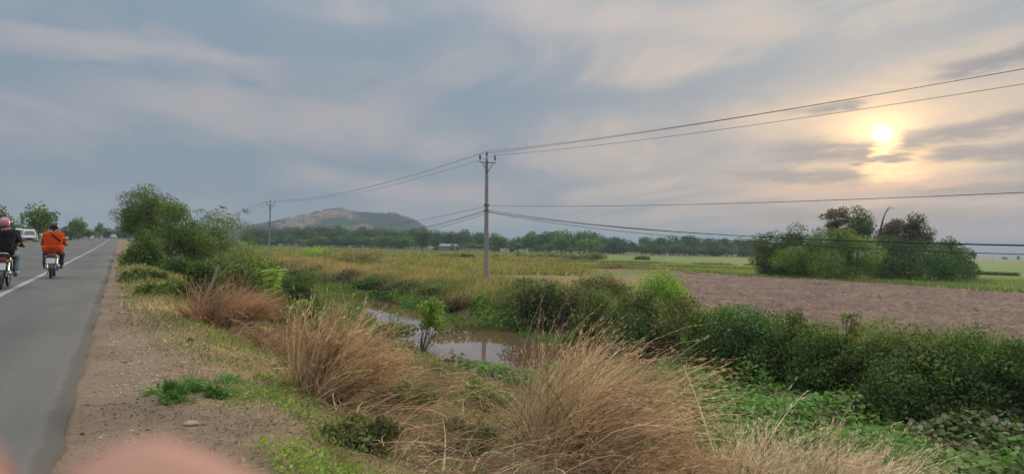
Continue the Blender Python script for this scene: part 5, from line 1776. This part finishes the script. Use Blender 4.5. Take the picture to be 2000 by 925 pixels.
def person(loc, label, J, shirt, trousers, shoe, helmet, fat=1.0, sleeve='long', group=None, visor=True, strap=None, helmrot=0, collar=None, hair=None):
    """seated rider; J holds the joints in metres above the road, facing +Y"""
    body = MB()
    P = {k: Vector(v) for k, v in J.items()}
    f = fat
    body.capsule(P['pelvis'] + Vector((-.07, 0, 0)), P['pelvis'] + Vector((.07, 0, 0)), .125 * f, .125 * f)
    for s in (-.06, .06):
        body.capsule(P['pelvis'] + Vector((s, 0, .03)), P['chest'] + Vector((s * 1.3, 0, 0)), .115 * f, .125 * f)
    body.capsule(P['chest'], P['neck'], .10 * f, .058)
    body.capsule(P['neck'], P['head'] + Vector((0, .0, -.05)), .056, .065)
    body.ball(P['head'], (.076, .095, .115), 14, 10)
    body.ball(P['head'] + Vector((0, .07, -.075)), (.05, .04, .045), 10, 7)         # jaw
    body.capsule(P['head'] + Vector((0, .09, .01)), P['head'] + Vector((0, .112, -.025)), .011, .015, 7)   # nose
    for s in (-1, 1):
        body.ball(P['head'] + Vector((s * .078, -.005, -.01)), (.012, .022, .032), 8, 6)
    for s, q in ((-1, 'l'), (1, 'r')):
        body.capsule(P['sh' + q], P['el' + q], .050 * f, .040)
        body.capsule(P['el' + q], P['wr' + q], .039, .027)
        hand_caps(body, P['wr' + q], s, J.get('hf' + q, (0, 1, -.1)))
        body.capsule(P['chest'], P['sh' + q], .09 * f, .055 * f)
        body.capsule(P['hip' + q], P['kn' + q], .082 * f, .056)
        body.capsule(P['kn' + q], P['an' + q], .054, .036)
        body.capsule(P['an' + q] + Vector((0, -.03, -.03)), P['to' + q], .034, .026)
    o = body.build('person', SKIN)
    fuse(o, .0095, 3)
    o.location = loc
    tag(o, label, 'person', group)
    t = MB()
    for s in (-.07, .07):
        t.capsule(P['pelvis'] + Vector((s, 0, .06)), P['chest'] + Vector((s * 1.45, -.005, .0)), .135 * f, .142 * f)
    t.capsule(P['pelvis'] + Vector((-.10 * f, -.01, -.01)), P['pelvis'] + Vector((.10 * f, -.01, -.01)), .132 * f, .132 * f)
    t.capsule(P['chest'] + Vector((0, 0, .05)), P['neck'] + Vector((0, 0, -.06)), .115 * f, .078)
    for q in 'lr':
        t.capsule(P['chest'] + Vector((0, 0, .02)), P['sh' + q], .115 * f, .082 * f)
        e = 1.0 if sleeve == 'long' else .72
        t.capsule(P['sh' + q], P['sh' + q].lerp(P['el' + q], e), .080 * f, .066 * f)
        if sleeve == 'long':
            t.capsule(P['el' + q], P['el' + q].lerp(P['wr' + q], .86), .063 * f, .046)
    crease(fuse(t.build('shirt', shirt, o), .011, 3), .045)
    t = MB()
    t.capsule(P['pelvis'] + Vector((-.09 * f, 0, -.02)), P['pelvis'] + Vector((.09 * f, 0, -.02)), .13 * f, .13 * f)
    for q in 'lr':
        t.capsule(P['hip' + q], P['kn' + q], .102 * f, .078)
        t.capsule(P['kn' + q], P['kn' + q].lerp(P['an' + q], .88), .078, .066)
    crease(fuse(t.build('trousers', trousers, o), .011, 3), .03)
    for q in 'lr':
        s_ = MB().capsule(P['an' + q] + Vector((0, -.035, -.035)), P['to' + q], .043, .036)
        s_.build('shoe', shoe, o)
    hb = P['head'] + Vector((0, -.005, .02))
    he = MB().ball(hb, (.128, .152, .142), 20, 12, z0=-.62, z1=.99)
    h_ = he.build('helmet', helmet, o)
    MB().torus(hb + Vector((0, 0, -.088)), .118, .012, 'Z', 22, 6).build('helmet_rim', BLACKP, h_)
    if visor:
        MB().ball(hb + Vector((0, .03, -.0)), (.118, .132, .085), 18, 8, z0=-.8, z1=.8).build('visor', GLASSD, h_)
    if strap: strap(o, P)
    return o


def crease(o, s):
    """loose folds in a garment"""
    tx = bpy.data.textures.get('folds') or bpy.data.textures.new('folds', 'CLOUDS')
    tx.noise_scale = .11
    tx.noise_depth = 3
    d = o.modifiers.new('folds', 'DISPLACE')
    d.texture = tx
    d.texture_coords = 'GLOBAL'
    d.strength = s
    d.mid_level = .5
    return o


def cloth(name, c, **k): return pmat(name, c, .9, spec=.15, var=.14, vscale=9, bump=.35, bscale=22, **k)


ORANGE = cloth('orange_cloth', (.62, .075, .012)); BLUEJ = cloth('dark_blue_denim', (.045, .065, .115)); LIGHTJ = cloth('pale_denim', (.22, .30, .36))
BLACKC = cloth('black_cloth', (.016, .016, .020)); GREYC = cloth('charcoal_cloth', (.035, .032, .036)); TANS = pmat('tan_shoe', (.48, .36, .27), .6); GREYS = pmat('grey_shoe', (.13, .12, .12), .7)
JR = dict(pelvis=(0, -.22, .90), chest=(0, -.12, 1.26), neck=(0, -.07, 1.43), head=(0, -.03, 1.57), shl=(-.19, -.08, 1.33), shr=(.19, -.08, 1.33), ell=(-.262, .06, 1.10), elr=(.262, .06, 1.10),
          wrl=(-.30, .30, 1.045), wrr=(.30, .30, 1.045), hipl=(-.10, -.18, .86), hipr=(.10, -.18, .86), knl=(-.225, .22, .72), knr=(.225, .22, .72), anl=(-.215, .02, .38), anr=(.215, .02, .38), tol=(-.225, .17, .325), tor=(.225, .17, .325))


def sling(o, P):
    a = P['shl'] + Vector((.055, -.02, .055)); b = P['pelvis'] + Vector((.20, -.02, .20))
    pts = []
    for k in range(9):
        t_ = k / 8
        c = a.lerp(b, t_)
        bulge = math.sin(PI * min(max(t_ * .86 + .07, 0), 1))
        pts.append(c + Vector((0, -.15 * bulge - .02, .05 * bulge)))
    MB().tube(pts, .022, 8, flat=.35).build('bag_strap', BLACKC, o)


X1, Y1 = -1.79, 26.4
RZ1 = float(road_z(Y1)) + .02
RED = pmat('maroon_plastic', (.085, .014, .014), .35, coat=.3); SILV = pmat('silver_plastic', (.55, .54, .50), .35, .3)
motorcycle((X1, Y1, RZ1), 0, 'maroon motorcycle with silver side panels ridden by the orange shirt', RED, SILV, REDLENS)
person((X1, Y1, RZ1), 'rider in loose orange shirt with black shoulder strap and black helmet', JR, ORANGE, BLUEJ, GREYS, pmat('black_helmet', (.02, .017, .017), .25, coat=.5), 1.26, strap=sling, group='motorcycle riders')
X2, Y2 = -2.44, 21.35
RZ2 = float(road_z(Y2)) + .02
motorcycle((X2, Y2, RZ2), 0, 'dark maroon motorcycle with silver grab rail carrying two people', RED, BLACKP, REDLENS)
JD = {k: (v[0], v[1] + .22, v[2] + .015) for k, v in JR.items()}
for k in ('wrl', 'wrr'): JD[k] = JR[k]
for k in ('ell', 'elr'): JD[k] = (JR[k][0], JR[k][1] + .10, JR[k][2])
for k in ('knl', 'knr', 'anl', 'anr', 'tol', 'tor'): JD[k] = (JR[k][0] * .95, JR[k][1] + .08, JR[k][2])
person((X2, Y2, RZ2), 'motorcycle driver in charcoal jacket and navy helmet in front of the passenger', JD, GREYC, BLUEJ, GREYS, pmat('navy_helmet', (.025, .032, .06), .35, coat=.4), 1.05, group='motorcycle riders')
JP = dict(pelvis=(0, -.50, .92), chest=(0, -.40, 1.26), neck=(0, -.35, 1.43), head=(.0, -.31, 1.56), shl=(-.18, -.37, 1.33), shr=(.18, -.37, 1.33), ell=(-.27, -.26, 1.08), elr=(.275, -.24, 1.08),
          wrl=(-.20, -.02, 1.0), wrr=(.21, -.0, 1.0), hipl=(-.10, -.46, .89), hipr=(.10, -.46, .89), knl=(-.26, -.08, .80), knr=(.26, -.08, .80), anl=(-.24, -.22, .43), anr=(.255, -.20, .42), tol=(-.25, -.06, .375), tor=(.27, -.02, .375))
person((X2, Y2, RZ2), 'passenger in black short-sleeved top and pale jeans with pink helmet', JP, BLACKC, LIGHTJ, TANS, pmat('pink_helmet', (.60, .24, .36), .4, coat=.3), 1.08, 'short', group='motorcycle riders', visor=False)
# silver grab rail of the second motorcycle is part of it
mc2 = [o for o in bpy.data.objects if o.name.startswith('motorcycle') and o.parent is None][-1]
MB().tube([(-.13, -.5, .80), (-.15, -.7, .84), (-.1, -.85, .86), (.1, -.85, .86), (.15, -.7, .84), (.13, -.5, .80)], .016, 7).build('grab_rail', CHROME, mc2)

# ------------------------------------------------------------------ cars on the road
def car(loc, rz, label, name, L, w, prof, glass, wheels, wr, cat, front=False, paint=WHITEP):
    """prof: side outline (y,z) front to back; glass: list of (window name, outline)"""
    root = empty(name, loc, rz)
    tag(root, label, cat)
    cx = np.mean([p[0] for p in prof]); cz = np.mean([p[1] for p in prof])
    sl = lambda x, k: [(x if p[1] < 1.0 else x * .86, cx + (p[0] - cx) * k, cz + (p[1] - cz) * k) for p in prof]
    MB().loft([sl(-w / 2, .93), sl(-w / 2 + .05, 1.0), sl(w / 2 - .05, 1.0), sl(w / 2, .93)]).build('body', paint, root)
    for nm, quad in glass:
        q = np.array(quad, float)
        n_ = np.cross(q[1] - q[0], q[3] - q[0]); n_ /= np.linalg.norm(n_)
        MB().loft([[tuple(p - n_ * .02) for p in q], [tuple(p + n_ * .015) for p in q]]).build(nm, GLASSD, root, False)
    for y in wheels:
        for s in (-1, 1):
            o = MB().tube([(s * (w / 2 - .2), y, wr), (s * (w / 2 + .01), y, wr)], wr * .6, 14).build('wheel', ALU, root)
            MB().torus((s * (w / 2 - .09), y, wr), wr * .78, wr * .24, 'X', 20, 8).build('tyre', RUBBER, o)
    yb = min(p[0] for p in prof); yf = max(p[0] for p in prof)
    for s in (-1, 1):
        MB().box((s * (w / 2 - .18), yb - .0, .82), (.2, .06, .16), bevel=.01).build('tail_light', REDLENS, root)
        MB().box((s * (w / 2 - .24), yf + .0, .72), (.3, .06, .15), bevel=.01).build('headlight', pmat('clear_lens', (.7, .72, .74), .1), root)
        MB().ball((s * (w / 2 + .09), yf - L * .30, 1.05), (.09, .05, .07), 8, 6).build('mirror', paint, root)
    MB().box((0, yb - .03, .42), (w * .94, .12, .2), bevel=.03).build('bumper', BLACKP, root)
    MB().box((0, yf + .03, .42), (w * .94, .12, .22), bevel=.03).build('bumper', BLACKP, root)
    MB().box((0, yf + .04, .62), (w * .45, .05, .13), bevel=.01).build('grille', BLACKP, root)
    MB().box((0, yb - .05, .62), (.42, .03, .13), bevel=.005).build('licence_plate', PLATE, root)
    return root


def carglass(w, zr0, zr1, yb0, yb1, yf0, yf1, side):
    a = w / 2 * .80
    out = [('rear_window', [(-a, yb0, zr0), (a, yb0, zr0), (a * .85, yb1, zr1), (-a * .85, yb1, zr1)]),
           ('windscreen', [(a, yf0, zr0), (-a, yf0, zr0), (-a * .85, yf1, zr1), (a * .85, yf1, zr1)])]
    for s in (-1, 1):
        for (y0, y1) in side:
            q = [(s * w / 2 * .975, y0, zr0), (s * w / 2 * .975, y1, zr0), (s * w / 2 * .865, y1 - .02, zr1), (s * w / 2 * .865, y0 + .02, zr1)]
            out.append(('side_window', q if s > 0 else q[::-1]))
    return out


SEDAN = [(2.1, .3), (2.15, .62), (1.95, .8), (1.0, .95), (.35, 1.42), (-.2, 1.47), (-.95, 1.42), (-1.6, 1.0), (-2.1, .95), (-2.2, .6), (-2.15, .3)]
VAN = [(2.3, .3), (2.4, .7), (2.2, 1.05), (1.35, 1.85), (.9, 2.0), (-2.0, 1.98), (-2.25, 1.8), (-2.35, 1.0), (-2.35, .3)]
x, y = at_depth(222, 250)
car((x, y, float(road_z(y)) + .02), 0, 'small white car driving away near the end of the road', 'car', 4.3, 1.72, SEDAN, carglass(1.72, 1.0, 1.36, -1.62, -1.0, .98, .42, [(-.95, -.05), (.05, .85)]), (-1.3, 1.3), .31, 'car')
x, y = at_depth(190, 250)
car((x, y, float(road_z(y)) + .02), PI, 'oncoming white minibus far along the road', 'minibus', 4.7, 1.8, VAN, carglass(1.8, 1.1, 1.75, -2.37, -2.30, 2.17, 1.47, [(-2.1, -1.1), (-1.0, 0), (.1, 1.2)]), (-1.45, 1.45), .33, 'minibus')
x, y = at_depth(56, 113)
car((x, y, float(H(x, y)) + .0), PI + .16, 'white van parked on the dirt across the road', 'van', 4.7, 1.8, VAN, carglass(1.8, 1.1, 1.75, -2.37, -2.30, 2.17, 1.47, [(-2.1, -1.1), (-1.0, 0), (.1, 1.2)]), (-1.45, 1.45), .33, 'van')
x, y = at_depth(42, 130)
car((x, y, float(H(x, y)) + .0), PI - .05, 'white high-roofed van parked behind the first parked van', 'van', 4.7, 1.8, [(p, q * 1.12) for p, q in VAN], carglass(1.8, 1.23, 1.95, -2.37, -2.30, 2.17, 1.47, [(-1.0, 0), (.1, 1.2)]), (-1.45, 1.45), .33, 'van')
x, y = at_depth(71.5, 110)
motorcycle((x, y, float(H(x, y))), PI + .3, 'parked white scooter facing the road beside the parked van', WHITEP, WHITEP, REDLENS, None, 'scooter', shield=WHITEP)
x, y = at_depth(158, 190)
motorcycle((x, y, float(H(x, y)) + .02), 1.9, 'dark motorcycle parked sideways at the far edge of the road', BLACKP, BLACKP, REDLENS, None)

# ------------------------------------------------------------------ the photographer's fingers close to the lens
hm_ = MB()
mm = lambda x, y, z: (x * .001, y * .001, z * .001)
FING = [[(10, -80, -66), (-3, -50, -63), (-10.0, -34.6, -61), (-29.6, -24.6, -60)],
        [(-10, -86, -67), (-33, -62, -64), (-44, -42, -61), (-50.4, -23.6, -60)],
        [(-26, -98, -68), (-54, -84, -66), (-66, -68, -64), (-71, -51, -63)],
        [(-38, -112, -68), (-58, -106, -67), (-69, -98, -66), (-76, -86, -65)]]
RAD = [[10.5, 10.2, 9.9, 9.2], [10.5, 9.8, 9.0, 8.5], [10, 9.2, 8.5, 8.0], [9, 8.2, 7.5, 7.0]]
for ch, rd in zip(FING, RAD):
    for i in range(3):
        hm_.capsule(mm(*ch[i]), mm(*ch[i + 1]), rd[i] * .001, rd[i + 1] * .001, 14)
    hm_.capsule(mm(*ch[0]), mm(4, -158, -62), .0125, .016, 12)
for a, b, r0, r1 in [((14, -150, -60), (36, -120, -52), 15, 13), ((36, -120, -52), (50, -94, -50), 12, 10.5), ((50, -94, -50), (54, -68, -50), 10.5, 9)]:
    hm_.capsule(mm(*a), mm(*b), r0 * .001, r1 * .001, 12)
hm_.capsule(mm(-6, -110, -66), mm(8, -160, -60), .017, .019, 12)
hm_.capsule(mm(4, -158, -60), mm(14, -195, -50), .022, .023, 14)
hm_.capsule(mm(14, -195, -50), mm(70, -420, 60), .024, .042, 16)
HANDM = pmat('near_skin', (.52, .275, .20), .55, var=.05, vscale=60)
ho = hm_.build('hand', HANDM)
fuse(ho, .0016, 6)
HM = Matrix.Translation((0, 0, CAMZ)) @ CAMROT @ Matrix.Translation((-.0012, -.0014, 0))
ho.matrix_world = HM
tag(ho, "photographer's hand with two blurred fingertips reaching up before the lens", 'hand')
NAILM = pmat('finger_nail', (.62, .42, .36), .35)
for ch in FING:
    a, b = Vector(mm(*ch[2])), Vector(mm(*ch[3]))
    d = (b - a).normalized()
    nz = Vector((0, 0, -1))
    nl = MB().ball((0, 0, 0), (.0055, .0065, .0012), 12, 6).build('nail', NAILM, ho)
    xax = d.cross(nz).normalized()
    Mx = Matrix((xax, d, xax.cross(d))).transposed().to_4x4()
    nl.matrix_local = Matrix.Translation(b + nz * .0078 + d * .001) @ Mx

# ------------------------------------------------------------------ the hazy air
HZ = 3.5e-4
hz = MB().box((0, 2250, 55), (12300, 7900, 124)).build('haze', pmat('haze_skin', (.5, .5, .5)), None, False)
me = hz.data
me.materials.clear()
hmat = bpy.data.materials.new('hazy_air')
hmat.use_nodes = True
t = NT(hmat.node_tree)
t.n.clear()
out = t.node('ShaderNodeOutputMaterial')
pv = t.node('ShaderNodeVolumePrincipled')
pv.inputs['Color'].default_value = (.60, .79, .98, 1)
pv.inputs['Density'].default_value = HZ
pv.inputs['Anisotropy'].default_value = 0.0
t.l.new(pv.outputs[0], out.inputs['Volume'])
me.materials.append(hmat)
tag(hz, kind='stuff')
